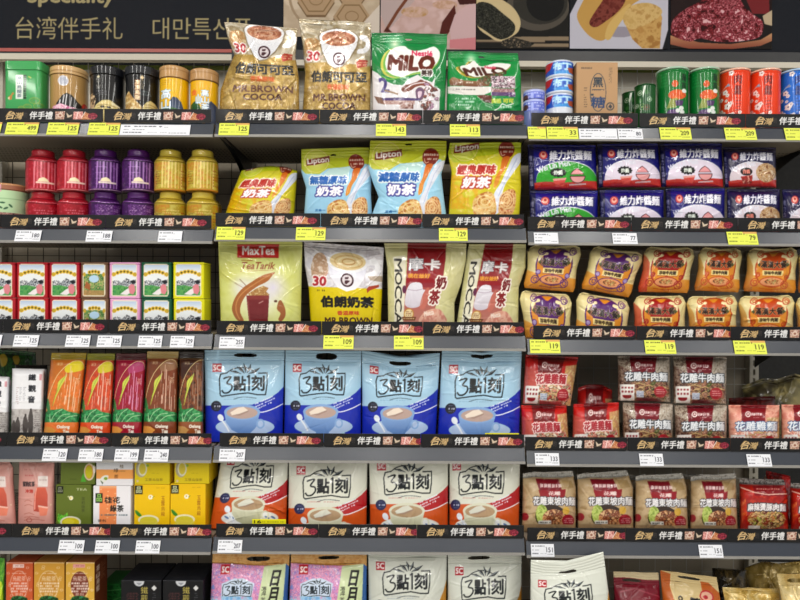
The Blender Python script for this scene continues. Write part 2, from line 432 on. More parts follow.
def boxmesh(name, boxes, bev=0.0):
    "several axis aligned boxes (x0,y0,z0,x1,y1,z1) in one mesh"
    V = []; F = []
    for (x0, y0, z0, x1, y1, z1) in boxes:
        n = len(V); V += [(x0, y0, z0), (x1, y0, z0), (x1, y1, z0), (x0, y1, z0), (x0, y0, z1), (x1, y0, z1), (x1, y1, z1), (x0, y1, z1)]
        F += [[n, n + 3, n + 2, n + 1], [n + 4, n + 5, n + 6, n + 7], [n, n + 1, n + 5, n + 4], [n + 1, n + 2, n + 6, n + 5], [n + 2, n + 3, n + 7, n + 6], [n + 3, n, n + 4, n + 7]]
    return mesh(name, V, F, None, False)

def extrude_x(name, prof, x0, x1):
    "closed profile [(y, z)] swept along x"
    n = len(prof); me = bpy.data.meshes.new(name)
    V = [(x0, y, z) for y, z in prof] + [(x1, y, z) for y, z in prof]
    F = [[i, i + n, (i + 1) % n + n, (i + 1) % n] for i in range(n)] + [list(range(n)), list(range(2 * n - 1, n - 1, -1))]
    me.from_pydata(V, [], F); me.update()
    return me

def sheet(name, mat, par, art, w, h, th, ds=None, u0=0, u1=1, tilt=0.0, v0=0, v1=1, curl=0):
    "printed card: w x h, thickness th; front faces -y, bottom edge centre at the origin; tilt = how far the foot stands forward"
    ds = ds or K / 1.9
    nu = max(int(w / ds), 2); nv = max(int(h / ds), 2)
    uf = np.linspace(0, 1, nu + 1); ub = np.array([1, .66, .33, 0]) if (nu + 1) % 2 == 0 else np.array([1, .5, 0])
    u = np.concatenate([uf, ub]); fr = np.concatenate([np.ones(len(uf), bool), np.zeros(len(ub), bool)])
    v = np.linspace(0, 1, nv + 1); U, V = np.meshgrid(u, v)
    X = (U - .5) * w; Z = h * (1 - V); Yv = -tilt * V + np.where(fr[None, :], 0, th) - curl * (2 * U - 1) ** 2 * .5
    cols = art.at(u0 + (u1 - u0) * U, v0 + (v1 - v0) * V)
    return link(name, loft(name, np.stack([X, Yv, Z], -1), cols), mat, par)
# ================================================================ printed artwork
def art_green_tin():
    a = Art(0, 50, 6.667, (32, 70, 275, 398), '45a862')
    a.R(32, 128, 275, 134, '2f8a4c'); a.R(112, 165, 160, 325, 'e8efe6'); a.R(162, 165, 182, 325, '123c24')
    a.T('高山烏龍茶', 120, 172, 152, 318, '1c3a50', bold=1, vert=True)
    a.M(164, 172, 180, 315, 12, '9ad0a0'); a.P([(70, 330), (62, 312), (80, 300), (92, 278), (104, 290), (90, 300), (86, 330)], 'c08a48')
    a.P([(60, 318), (72, 312), (70, 334)], 'e8e0c0'); a.L([(195, 175), (212, 185)], 6, 'd8d060')
    for cx, cy, r in ((235, 335, 32), (190, 375, 26), (150, 385, 20), (260, 370, 30)): a.ring(cx, cy, r, r * .6, 5, '8cae50'); a.ring(cx, cy, r * .55, r * .3, 4, '7c9a48')
    return a
def art_gold_tin():
    a = Art(0, 50, 6.667, (335, 95, 580, 400), 'b8955f')
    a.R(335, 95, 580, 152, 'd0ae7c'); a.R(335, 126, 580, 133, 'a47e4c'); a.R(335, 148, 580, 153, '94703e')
    a.E(418, 198, 33, 33, 'c6c8d2'); a.M(396, 176, 440, 220, 6, '8088a0'); a.ring(418, 198, 31, 31, 3, 'e8e8f0')
    a.P([(360, 400), (378, 340), (412, 292), (440, 274), (472, 286), (505, 320), (560, 362), (582, 400)], '15151a')
    for x, y, l in ((425, 290, 50), (440, 285, 80), (470, 300, 70), (400, 320, 40), (500, 330, 40)): a.L([(x, y), (x - 10, y + l)], 5, 'e8e8ea')
    a.P([(345, 400), (355, 362), (400, 345), (450, 360), (520, 368), (540, 400)], {'c': ['c06090', 'f0a8c4', 'fff0f4', 'e080a8'], 'n': 9})
    a.E(555, 355, 22, 34, {'c': ['c84a38', 'b83028', '8a4030'], 'n': 10})
    return a
def art_black_tin():
    a = Art(0, 50, 6.667, (600, 95, 840, 400), '101116')
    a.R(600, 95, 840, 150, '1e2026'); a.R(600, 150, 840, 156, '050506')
    a.T('阿里山茶', 642, 178, 668, 255, 'e8e4d8', bold=.6, vert=True); a.P([(655, 162), (666, 172), (655, 182), (644, 172)], 'd8d0b0')
    a.M(640, 260, 710, 292, 3, 'a8a8ac'); a.L([(690, 160), (692, 320)], 3, '70726e')
    a.P([(600, 280), (622, 275), (640, 318), (620, 400), (600, 400)], {'c': ['e8dcc0', 'c8a880', '2a2420'], 'n': 12})
    a.P([(610, 400), (640, 352), (680, 324), (730, 318), (768, 336), (795, 372), (800, 400)], 'dfce92')
    for y in (350, 366, 384): a.L([(650, y + 8), (690, y), (735, y + 2), (770, y + 10)], 4, 'a48c50')
    a.P([(665, 362), (690, 356), (700, 370), (675, 374)], '3a3020'); a.P([(710, 362), (735, 360), (742, 372), (715, 374)], '3a3020')
    a.P([(740, 330), (800, 350), (800, 362), (745, 345)], 'f0e8c8')
    return a
def art_black_tin_tall():
    a = Art(110, 50, 6.667, (105, 95, 332, 400), '0e0f13')
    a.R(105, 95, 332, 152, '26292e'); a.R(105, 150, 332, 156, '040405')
    a.P([(105, 400), (105, 290), (128, 262), (150, 300), (175, 330), (210, 360), (215, 400)], {'c': ['f4e8c4', 'd8b878', 'b89058'], 'n': 14})
    a.P([(212, 400), (222, 358), (246, 330), (270, 318), (300, 330), (322, 352), (325, 400)], 'dcca90')
    for y in (345, 362, 382): a.L([(235, y + 6), (268, y), (310, y + 8)], 4, '9c8448')
    a.T('凍頂烏龍', 168, 192, 200, 322, 'f2e2c2', bold=1.6, out='a05a30', ow=3, vert=True)
    a.P([(214, 162), (228, 176), (214, 190), (200, 176)], 'ecd8b0'); a.M(206, 190, 224, 250, 6, 'd8c8a8'); a.M(212, 260, 270, 292, 3, '8fa0a4')
    return a
def art_yellow_can(second=False):
    if not second:
        a = Art(110, 50, 6.667, (330, 95, 525, 400), 'e9bc08')
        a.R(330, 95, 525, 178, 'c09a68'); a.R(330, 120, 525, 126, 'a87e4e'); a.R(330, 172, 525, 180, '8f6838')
        a.P([(385, 400), (395, 330), (415, 302), (440, 304), (470, 330), (485, 370), (480, 400)], ['2c3a5a', '5a6a84'])
        a.P([(330, 400), (330, 375), (370, 362), (420, 372), (470, 384), (480, 400)], {'c': ['2f7430', '1e5228', '68a048'], 'n': 9})
        a.T('高山', 342, 250, 400, 385, 'eef6fa', bold=1.8, out='5a80a8', ow=2.5, vert=True); a.M(345, 190, 400, 230, 3, 'b88a20')
    else:
        a = Art(110, 50, 6.667, (535, 115, 735, 400), 'e9b808')
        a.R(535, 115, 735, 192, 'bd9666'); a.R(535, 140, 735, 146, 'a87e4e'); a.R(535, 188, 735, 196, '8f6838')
        a.P([(640, 400), (650, 345), (680, 325), (715, 345), (735, 360), (735, 400)], ['3a4460', '56627c'])
        a.P([(535, 400), (540, 350), (570, 330), (600, 360), (620, 400)], {'c': ['2f7430', '1e5228', '48803a'], 'n': 9})
        a.T('高山茶', 612, 255, 662, 392, 'eef6fa', bold=1.6, out='5a80a8', ow=2.5, vert=True); a.T('金', 545, 255, 580, 290, 'e8742a', bold=2)
        a.T('山', 575, 290, 605, 350, 'd8ecf8', bold=1.4, out='7898b8', ow=2)
    return a
def cup_logo(a, cx, cy, r):
    a.E(cx, cy, r, r, '4a2430'); a.E(cx, cy, r * .74, r * .74, 'e0d8dc'); a.P([(cx - r * .4, cy + r * .5), (cx - r * .3, cy - r * .45), (cx + r * .3, cy - r * .5), (cx + r * .1, cy), (cx + r * .45, cy + r * .1), (cx - r * .1, cy + r * .6)], '54303a')
    a.L([(cx - r * .6, cy), (cx + r * .6, cy - r * .15)], r * .14, 'e8e0e4')
def art_cocoa():
    a = Art(295, 15, 6, (15, 25, 465, 640), 'ddd6c8')
    a.R(15, 25, 465, 300, {'c': ['b8ab92', 'cdc4b2', 'a89878', 'c4baa4'], 'n': 90, 's': 8})
    a.P([(40, 150), (120, 140), (140, 200), (90, 260), (30, 240)], {'c': ['c8a878', 'b89060', 'd8c4a0'], 'n': 30}, sm=True)
    a.P([(395, 110), (440, 110), (462, 170), (430, 215), (380, 220), (385, 195), (420, 185), (432, 150), (400, 135)], 'f2f2f6', sm=True)
    a.P([(15, 290), (180, 280), (240, 320), (330, 285), (465, 300), (465, 640), (15, 640)], 'b89a52')
    a.R(15, 320, 465, 640, {'c': ['b09248', 'c4a864', '9c8040', 'b89c54'], 'n': 70, 's': 12}, al=.8)
    a.P([(126, 122), (142, 220), (180, 294), (230, 322), (285, 309), (338, 255), (382, 184), (395, 122)], '8c7c60', al=.7)
    a.P([(136, 130), (150, 215), (185, 285), (230, 312), (280, 300), (330, 250), (372, 180), (385, 130)], ['f4f4f8', 'e4e6ee'], sm=False)
    a.E(260, 128, 130, 60, '8c7c60', al=.6); a.E(260, 132, 124, 56, 'f6f6fa'); a.E(260, 134, 108, 46, {'c': ['a0644a', 'b87a5c', 'd8a88a', 'a86a50'], 'n': 26})
    a.L([(200, 140), (250, 120), (310, 130), (290, 150), (240, 150)], 7, 'dcb49c', sm=True)
    cup_logo(a, 262, 258, 41)
    a.T('30', 42, 218, 128, 272, 'b8303c', bold=3, out='f2e8e4', ow=8, shear=.2); a.R(120, 240, 150, 262, 'd8c4b4')
    a.T('伯朗可可亞', 66, 336, 438, 400, '17140e', bold=4.2)
    a.T('香濃原味', 178, 414, 322, 446, 'cc6a30', bold=2); a.L([(140, 452), (350, 452)], 2, '9a7838')
    a.T('MR.BROWN', 84, 472, 428, 514, '5a2c18', bold=2.6, arc=3); a.T('COCOA', 146, 526, 366, 566, '4e2414', bold=2.8)
    a.P([(372, 278), (392, 258), (446, 262), (440, 298), (378, 312)], 'b0402c'); a.M(385, 270, 436, 300, 2, 'f0d8b0')
    return a
def art_milo():
    a = Art(368, 28, 6.9, (18, 28, 555, 572), '0f8c48')
    a.R(18, 28, 555, 50, '0c7a3e')
    a.G(182, 104, 85, 'f2fae0', 1)
    b = [(115, 230), (140, 165), (190, 128), (250, 120), (280, 140), (330, 152), (400, 138), (465, 118), (505, 160), (495, 220), (450, 268), (390, 292), (320, 305), (240, 332), (170, 322), (128, 290)]
    a.P([(x - 34 if x < 300 else x, y + 12) for x, y in b], 'd6d46a', sm=True); a.P([(x - 16 if x < 300 else x, y + 8) for x, y in b], '7fbb5a', sm=True)
    a.P(b, 'f1f2ef', sm=True)
    a.T('Nestlé', 306, 150, 452, 186, 'dc3c68', bold=3); a.T('MILO', 142, 190, 466, 286, '71301f', bold=9, shear=.12, arc=-4)
    a.P([(18, 290), (60, 312), (110, 360), (170, 388), (240, 392), (290, 345), (350, 318), (395, 350), (455, 372), (478, 330), (470, 400), (515, 420), (512, 572), (18, 572)], 'e7e4e8', sm=False)
    a.P([(230, 420), (262, 392), (330, 376), (372, 352), (396, 372), (340, 400), (300, 430), (250, 440)], '7e4434', sm=True)
    a.P([(250, 430), (300, 385), (380, 362), (440, 380), (470, 420), (430, 410), (380, 395), (320, 410)], '8a4c38', sm=True); a.L([(260, 420), (320, 385), (400, 372)], 8, 'e8dce0', sm=True)
    a.food(335, 350, 505, 572, ['efe8ee', 'f6f2f6', '8a4c44', 'e8dce4', 'b08ca8', '6c3830'], n=44, size=22, seed=9)
    a.P([(335, 430), (362, 412), (400, 430), (392, 470), (372, 500), (345, 490)], '7a5a78', sm=True); a.P([(352, 440), (380, 436), (376, 470), (358, 480)], 'e0c8d8', sm=True)
    a.T('2', 76, 344, 132, 440, '54488a', bold=6, shear=-.2); a.L([(110, 430), (150, 440), (205, 455)], 12, 'a08468')
    a.P([(85, 482), (240, 480), (370, 486), (372, 500), (90, 502)], '54407c')
    a.R(95, 500, 330, 528, {'c': ['cbb0ac', 'b48c84', 'e0d0cc'], 'n': 9}); a.P([(30, 470), (85, 480), (110, 530), (60, 520)], '8a6450'); a.R(215, 515, 320, 560, {'c': ['6c4034', 'b8948c', 'e0d4d4'], 'n': 16})
    a.T('美祿', 376, 284, 456, 326, '4a3630', bold=1.5, out='f0f0ee', ow=7)
    a.L([(478, 352), (515, 300), (505, 265)], 5, 'd8ecdc'); a.L([(90, 330), (140, 352), (200, 345)], 8, '7cc050', sm=True)
    return a
def art_milo_flat():
    a = Art(443, 45, 8.57, (5, 50, 670, 575), '0d9449')
    a.R(5, 50, 670, 70, '0b7e3e'); a.G(222, 120, 80, 'eef8dc', 1)
    b = [(125, 178), (200, 162), (250, 128), (300, 172), (360, 168), (440, 142), (520, 138), (590, 150), (545, 196), (480, 222), (400, 238), (330, 262), (260, 268), (190, 248), (140, 214)]
    a.P([(x - 40 if x < 280 else x, y + 10) for x, y in b], 'c8b048', sm=True); a.P([(x - 18 if x < 280 else x, y + 6) for x, y in b], '6e7a2c', sm=True); a.P(b, 'ecebe8', sm=True)
    a.T('MILO', 165, 186, 540, 250, '5c3026', bold=7, rot=-.06, shear=-.5); a.T('Nestlé', 352, 168, 452, 192, 'd04060', bold=2)
    a.P([(240, 330), (300, 280), (380, 250), (540, 215), (520, 250), (430, 290), (380, 345)], {'c': ['5a3a2a', '8a6a50', '2c6038', 'b8a890'], 'n': 18})
    a.P([(20, 300), (50, 275), (160, 300), (300, 305), (400, 345), (300, 352), (30, 350)], ['a8845c', '7a4a2c']); a.M(105, 305, 240, 335, 1, 'e8e0d4')
    a.P([(10, 356), (200, 352), (412, 352), (400, 400), (340, 425), (200, 428), (12, 415)], 'e6e2de'); a.M(60, 370, 250, 392, 1, '5a5450')
    a.R(405, 255, 618, 360, {'c': ['f0ecf0', '3c2c30', 'c8a8b8', 'f0ecf0', '6c4a50'], 'n': 20, 's': 5}); a.R(405, 365, 612, 402, {'c': ['b898a8', '8a5c58', 'cfb0b8'], 'n': 18}); a.R(405, 400, 560, 432, '64427a'); a.R(560, 400, 618, 440, {'c': ['efe8ee', '64427a'], 'n': 14})
    a.P([(270, 430), (340, 425), (410, 430), (410, 500), (350, 490)], ['7a3c28', '4c2418']); a.T('美祿', 408, 458, 490, 494, 'bcd048', bold=5); a.T('可可', 510, 458, 600, 494, 'd8d840', bold=4)
    for i, y in enumerate((448, 474, 500)): a.M(105, y, 270 - i * 20, y + 22, 1, 'e8f4ea', fill=.85); a.L([(78, y + 8), (85, y + 16), (96, y + 2)], 4, 'd8ecd8')
    a.L([(430, 560), (470, 540), (500, 500), (540, 520), (600, 500)], 8, 'e6e6e0'); a.L([(280, 440), (340, 490), (420, 520)], 5, 'c8d4c0', sm=True); a.M(480, 515, 600, 545, 1, 'dfeee0', fill=.9)
    return a
def art_blue_can(small):
    if small:
        a = Art(520, 50, 5.714, (15, 218, 142, 292), '6c7ad6'); a.R(15, 218, 142, 232, 'b8c0ea'); a.M(30, 235, 130, 285, 3, 'd6dcf6'); a.E(30, 262, 16, 16, '5a3040'); a.R(60, 238, 76, 285, 'a8b4f0'); a.R(15, 284, 142, 292, '7c88c0')
    else:
        a = Art(520, 50, 5.714, (145, 80, 305, 168), '2560c4'); a.R(145, 80, 305, 92, 'd4dcec'); a.P([(145, 92), (190, 92), (172, 130), (145, 140)], 'c02c38')
        a.T('布丁', 192, 98, 290, 138, 'bfe2f4', bold=4, out='3a80d8', ow=4); a.P([(190, 145), (300, 140), (300, 160), (200, 162)], '3f9ae0'); a.E(258, 112, 0.1, 0.1, 'ffffff'); a.R(145, 160, 305, 168, 'dfe4ee')
        a.P([(270, 128), (303, 120), (303, 155), (280, 152)], 'b05a40'); a.R(198, 96, 204, 158, '8cc0f0')
    return a
def art_brown_box():
    a = Art(520, 50, 5.714, (322, 70, 560, 356), 'bd9a74')
    a.ring(446, 242, 45, 108, 4, '3a4858'); a.T('黑', 417, 158, 474, 212, '2e4050', bold=1.6); a.L([(418, 226), (474, 226)], 3, '3a4858'); a.M(410, 222, 480, 236, 1, '3a4858')
    a.T('糖', 406, 266, 486, 330, '2e4a78', bold=1.6); a.R(405, 250, 420, 262, '3a4858'); a.M(365, 212, 380, 332, 9, '6a5848'); a.M(508, 100, 524, 192, 10, '5a5048')
    a.M(348, 96, 408, 110, 1, '6a5848', fill=.9); a.E(516, 322, 24, 24, '5c5854'); a.E(516, 322, 17, 17, 'b8987a'); a.P([(505, 325), (516, 308), (528, 322), (520, 336)], '4a4c50')
    return a
def art_can(kind):
    c = {'green': '0b7d36', 'orange': 'e8491d', 'blue': '1a74d4'}[kind]
    a = Art(650, 50, 5.333, (35, 85, 205, 342), c)
    if kind == 'green':
        a.E(135, 175, 17, 18, 'd8622c'); a.E(146, 232, 46, 26, {'c': ['e0682c', 'd85a28', 'e88440'], 'n': 12}); a.P([(92, 300), (110, 255), (150, 250), (140, 300)], '9aa458'); a.P([(135, 262), (180, 262), (172, 290), (140, 290)], '5a3c70')
        a.P([(80, 342), (100, 310), (150, 305), (160, 342)], '6a4c80'); a.T('海苔', 168, 120, 192, 210, '0a3c20', bold=2, vert=True)
        for x, y in ((150, 315), (168, 302), (172, 322), (182, 212)): a.E(x, y, 12, 11, 'e8ece8')
        a.M(60, 110, 90, 190, 5, '2a9a54')
    else:
        dk = '7a1810' if kind == 'orange' else '123a80'
        a.T('肉鬆', 120, 118, 158, 230, dk, bold=2.5, vert=True); a.M(126, 235, 150, 330, 6, dk)
        for x, y, r in ((105, 110, 14), (72, 205, 14), (84, 222, 10), (86, 280, 18), (100, 268, 12), (52, 240, 10), (60, 325, 20), (110, 330, 16), (78, 250, 8), (52, 300, 9), (150, 318, 10)):
            for k in range(5): a.E(x + r * .6 * math.cos(k * 1.257), y + r * .6 * math.sin(k * 1.257), r * .48, r * .42, 'f3e8e6')
            a.E(x, y, r * .22, r * .22, dk)
        a.L([(40, 210), (70, 180), (100, 172)], 4, 'f0b0a0' if kind == 'orange' else 'a8d0f0', sm=True); a.P([(70, 175), (92, 160), (98, 178)], '9aa0b8')
    return a
def art_small_can():
    a = Art(520, 50, 5.714, (655, 190, 775, 356), '0c5a26')
    for x, y, r, c in ((688, 240, 12, 'd8e4d0'), (700, 320, 16, '8ab068'), (725, 325, 14, '7c3020'), (740, 280, 12, 'c8d8c0'), (670, 310, 10, 'e0e8d8'), (725, 240, 9, '4c9040'), (690, 285, 8, '58a050')): a.ring(x, y, r, r, 3, c); a.E(x, y, r * .4, r * .4, c)
    a.P([(710, 200), (722, 198), (712, 240), (704, 270), (702, 240)], 'e4ece0'); return a
def art_mint():
    a = Art(0, 140, 5.718, (-50, 240, 155, 442), 'c3e0b6')
    a.R(-50, 240, 155, 278, 'a8745a'); a.R(-50, 240, 155, 252, 'c89a70'); a.R(-50, 250, 30, 290, 'd8a8b4'); a.R(-50, 325, 155, 328, '9cc494')
    for x, y, r in ((25, 375, .6), (50, 380, -.5), (70, 365, .9), (35, 350, 0), (10, 360, .8)): a.E(x, y, 12, 5, '3a6a4a', rot=r)
    a.R(-50, 405, 155, 442, {'c': ['5a2c34', 'b88078', 'd8b8a8', '7a3c40'], 'n': 7}); return a
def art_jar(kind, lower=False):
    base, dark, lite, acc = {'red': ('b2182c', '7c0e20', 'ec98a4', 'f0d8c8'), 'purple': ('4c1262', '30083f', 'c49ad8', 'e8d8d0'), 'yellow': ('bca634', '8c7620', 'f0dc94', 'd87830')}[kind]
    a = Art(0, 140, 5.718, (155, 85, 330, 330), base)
    a.R(155, 85, 330, 96, dark, al=.7); a.L([(155, 112), (240, 120), (330, 112)], 6, dark); a.L([(160, 105), (240, 112), (325, 105)], 2.5, lite); a.M(170, 88, 315, 110, 2, dark, al=.6); a.L([(155, 276), (330, 276)], 4, acc)  # dark band at the neck puts the shade under the lid into the colour
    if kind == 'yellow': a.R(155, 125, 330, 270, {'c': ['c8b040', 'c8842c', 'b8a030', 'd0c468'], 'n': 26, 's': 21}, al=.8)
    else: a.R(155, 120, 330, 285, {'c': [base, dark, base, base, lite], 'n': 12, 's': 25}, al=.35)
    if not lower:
        for i, x in enumerate((196, 212, 228, 246, 264, 282, 296)): a.P([(x, 120), (x + (6 if i % 2 else 9), 120), (x + 5, 268), (x - 1, 268)], lite, al=.85 if i % 2 == 0 else .6)  # pale upright bars: ceiling tube reflections painted into the tin colour
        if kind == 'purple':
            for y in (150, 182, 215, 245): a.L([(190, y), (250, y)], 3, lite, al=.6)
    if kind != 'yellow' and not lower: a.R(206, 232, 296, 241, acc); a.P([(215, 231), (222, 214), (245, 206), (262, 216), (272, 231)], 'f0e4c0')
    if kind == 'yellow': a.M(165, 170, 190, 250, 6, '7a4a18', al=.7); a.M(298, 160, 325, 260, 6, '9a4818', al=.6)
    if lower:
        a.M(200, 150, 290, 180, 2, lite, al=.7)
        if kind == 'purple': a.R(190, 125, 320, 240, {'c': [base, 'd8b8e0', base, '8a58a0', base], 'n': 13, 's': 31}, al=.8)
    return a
def art_lipton(kind):
    base, top, tcol = {'blue': ('a6d6ee', 'c6cc34', '1468b8'), 'yellow': ('d8cc28', 'bcc824', 'bc3024'), 'pale': ('a4d2ec', 'bdc634', '1468b8')}[kind]
    a = Art(365, 135, 7.06, (30, 40, 580, 640), base)
    a.P([(30, 40), (580, 40), (580, 200), (540, 170), (430, 185), (330, 195), (240, 200), (170, 245), (60, 240), (30, 200)], top)
    if kind == 'yellow': a.R(30, 330, 250, 570, {'c': ['dccc1c', 'e0b418', 'd4cc30'], 'n': 90})
    a.G(150, 140, 120, 'f4efb0', .9); a.ring(150, 140, 96, 90, 5, 'e4dc8c')
    a.P([(250, 205), (420, 190), (395, 260), (200, 250)], 'e4efd0' if kind != 'yellow' else 'd8d660', al=.5)
    a.P([(70, 132), (120, 122), (185, 112), (255, 96), (258, 145), (200, 158), (130, 172), (72, 176)], '84200f')
    a.T('Lipton', 80, 112, 250, 168, 'f4efe8', bold=3, rot=-.1)
    a.E(465, 155, 62, 62, '8c2a14'); a.M(415, 128, 515, 148, 1, 'f4e8dc', fill=.9); a.M(440, 158, 515, 178, 1, 'f4e8dc', fill=.9); a.L([(420, 165), (430, 195), (455, 190)], 5, 'e8c8b0', sm=True)
    a.P([(438, 212), (492, 208), (465, 280), (425, 340), (405, 400), (372, 420), (385, 350), (420, 290)], ['d87428', 'e8a840'], sm=True)
    a.P([(520, 205), (575, 180), (578, 240), (520, 320), (450, 420), (420, 590), (370, 590), (375, 470), (430, 380), (480, 280)], 'e2e6f2', sm=True); a.L([(550, 215), (470, 360), (410, 480)], 8, 'c2cce4', sm=True)
    a.P([(240, 620), (215, 520), (260, 470), (330, 450), (380, 480), (390, 610)], {'c': ['d89848', 'ecd094', 'e0b870', 'c07c38'], 'n': 30}, sm=True)
    a.P([(425, 620), (420, 510), (470, 440), (530, 440), (545, 520), (520, 610)], {'c': ['c47840', 'ecc890', 'd89c60', 'a86030'], 'n': 22}, sm=True)
    for r in (20, 38, 55): a.ring(475, 510, r, r * 1.1, 6, 'f0d4a4')
    for r in (22, 44): a.ring(310, 520, r * 1.4, r, 6, 'f4dca8')
    t = {'blue': '減糖原味', 'pale': '無糖原味', 'yellow': '經典原味'}[kind]
    a.T(t, 84, 262, 386, 326, tcol, bold=4, out='eef4f4' if kind != 'yellow' else 'f8e8d8', ow=9, shear=.25)
    a.T('奶茶', 128, 346, 345, 420, 'f6f4fa', bold=5, out='3c3a9c' if kind != 'yellow' else 'b83428', ow=10, shear=.25)
    if kind != 'yellow': a.T('三合一', 118, 528, 200, 546, '2470b0', bold=1.5)
    return a
def art_zhajiang(kind):
    navy = {'green': '1c1c86', 'pink': '1c1a7c', 'photo': '241a4c'}[kind]
    a = Art(522, 135, 5.594, (28, 50, 415, 312), navy)
    a.R(28, 50, 62, 312, '16164e'); a.T('維力炸醬麵', 34, 110, 52, 290, 'c8c8e0', bold=.6, vert=True)
    dome = {'green': '38a832', 'pink': 'e6dcec', 'photo': 'dcd0d8'}[kind]
    t = np.linspace(0, math.pi, 30); d = [(60, 312)] + [(70 + 345 * (1 - math.cos(x)) / 2, 275 - 128 * math.sin(x) ** .8) for x in t] + [(415, 312)]
    a.P([(x, y - 5) for x, y in d], 'e8e8f0'); a.P(d, dome)
    a.P([(60, 270), (130, 262), (240, 268), (340, 258), (415, 262), (415, 312), (60, 312)], 'c8332a'); a.R(60, 302, 415, 312, 'a02420')
    a.E(116, 110, 24, 24, 'c84a48'); a.E(116, 108, 15, 16, 'f0b8a8'); a.E(116, 104, 9, 8, 'b83838'); a.M(96, 135, 140, 146, 1, 'd8d8f0')
    a.T('維力炸醬麵', 152, 82, 388, 134, 'eeeef6', bold=2.6, out='14145c', ow=5, arc=5)
    a.T('Weei Lih Men'.replace('Weei', 'Wei'), 74, 154, 262, 186, 'e4e4f2', bold=1.6, rot=-.24, arc=8)
    if kind == 'photo':
        a.E(340, 215, 75, 62, {'c': ['7c4c2c', 'd8b890', 'b08858', 'e8dcc8', '9c6c44'], 'n': 14}); a.E(195, 208, 44, 26, '241c1c'); a.T('炸醬', 170, 195, 220, 222, 'e89080', bold=1.5)
        a.P([(150, 240), (240, 230), (230, 285), (165, 288)], {'c': ['c83830', '8a2420', 'e8a898'], 'n': 12})
    else:
        a.E(197, 210, 42, 23, '181818'); a.T('炸醬', 174, 198, 222, 222, 'e8f0e8', bold=2)
        for k in range(12): a.E(197 + 40 * math.cos(k * .52), 210 + 22 * math.sin(k * .52), 7, 6, '181818')
        a.P([(262, 222), (280, 198), (305, 182), (328, 200), (344, 222)], '401018'); a.P([(268, 219), (284, 200), (305, 187), (325, 202), (338, 219)], 'e6a2a6')
        a.E(305, 232, 44, 40, '401018', half='b'); a.E(305, 234, 39, 34, 'e8a8aa', half='b'); a.L([(262, 230), (348, 230)], 3, '401018')
        a.P([(165, 246), (242, 240), (222, 290), (180, 292)], 'd85048'); a.P([(165, 246), (242, 240), (236, 252), (170, 258)], 'e8a8a0')
        a.P([(255, 278), (350, 272), (352, 280), (256, 286)], 'd0b8c0')
    return a
def art_teatin(frame, scene=0):
    a = Art(0, 240, 5.454, (88, 122, 262, 316), frame)
    a.P([(103, 138), (112, 130), (236, 130), (246, 138), (247, 296), (240, 307), (108, 307), (101, 298)], 'ece4cc')
    a.R(107, 136, 241, 302, 'e4e8ea'); a.R(107, 136, 241, 170, ['b8c8e0', 'dfe6ea'])
    if scene == 0:
        a.P([(107, 250), (107, 225), (130, 218), (160, 230), (185, 208), (215, 222), (241, 215), (241, 260)], {'c': ['f0f0f0', '3a3f48', 'e0e4e8', '58606c'], 'n': 11})
        a.P([(107, 250), (150, 246), (200, 256), (241, 250), (241, 302), (107, 302)], {'c': ['3f8a4a', '6aa860', '4c9a5c', '2f6c3c'], 'n': 18})
        a.P([(150, 296), (185, 270), (200, 262), (215, 285), (190, 300)], 'e6e0e2'); a.P([(198, 255), (212, 240), (232, 244), (238, 275), (225, 298), (205, 290)], 'd88a92'); a.P([(205, 225), (230, 216), (240, 232), (220, 240)], '22242c')
    else:
        a.R(107, 185, 241, 302, {'c': ['5c8a48', '8cae68', '3f6c3c', 'c8b880', '74a058'], 'n': 20}); a.E(174, 212, 32, 20, 'b8d4e8'); a.P([(112, 260), (125, 225), (150, 245), (150, 275)], 'a8683c'); a.R(107, 275, 241, 302, 'c08a5c', al=.7)
    n = 7 if scene == 0 else 4
    for i in range(n):
        f = (i - (n - 1) / 2) / 3.2; a.E(174 + f * 62, 172 + f * f * 18, 12, 11, 'e2be3c'); a.E(174 + f * 62, 172 + f * f * 18, 6, 6, '6a5a1c')
    a.E(112, 188, 9, 12, 'c8a838'); a.E(236, 188, 9, 12, 'c8a838')
    return a
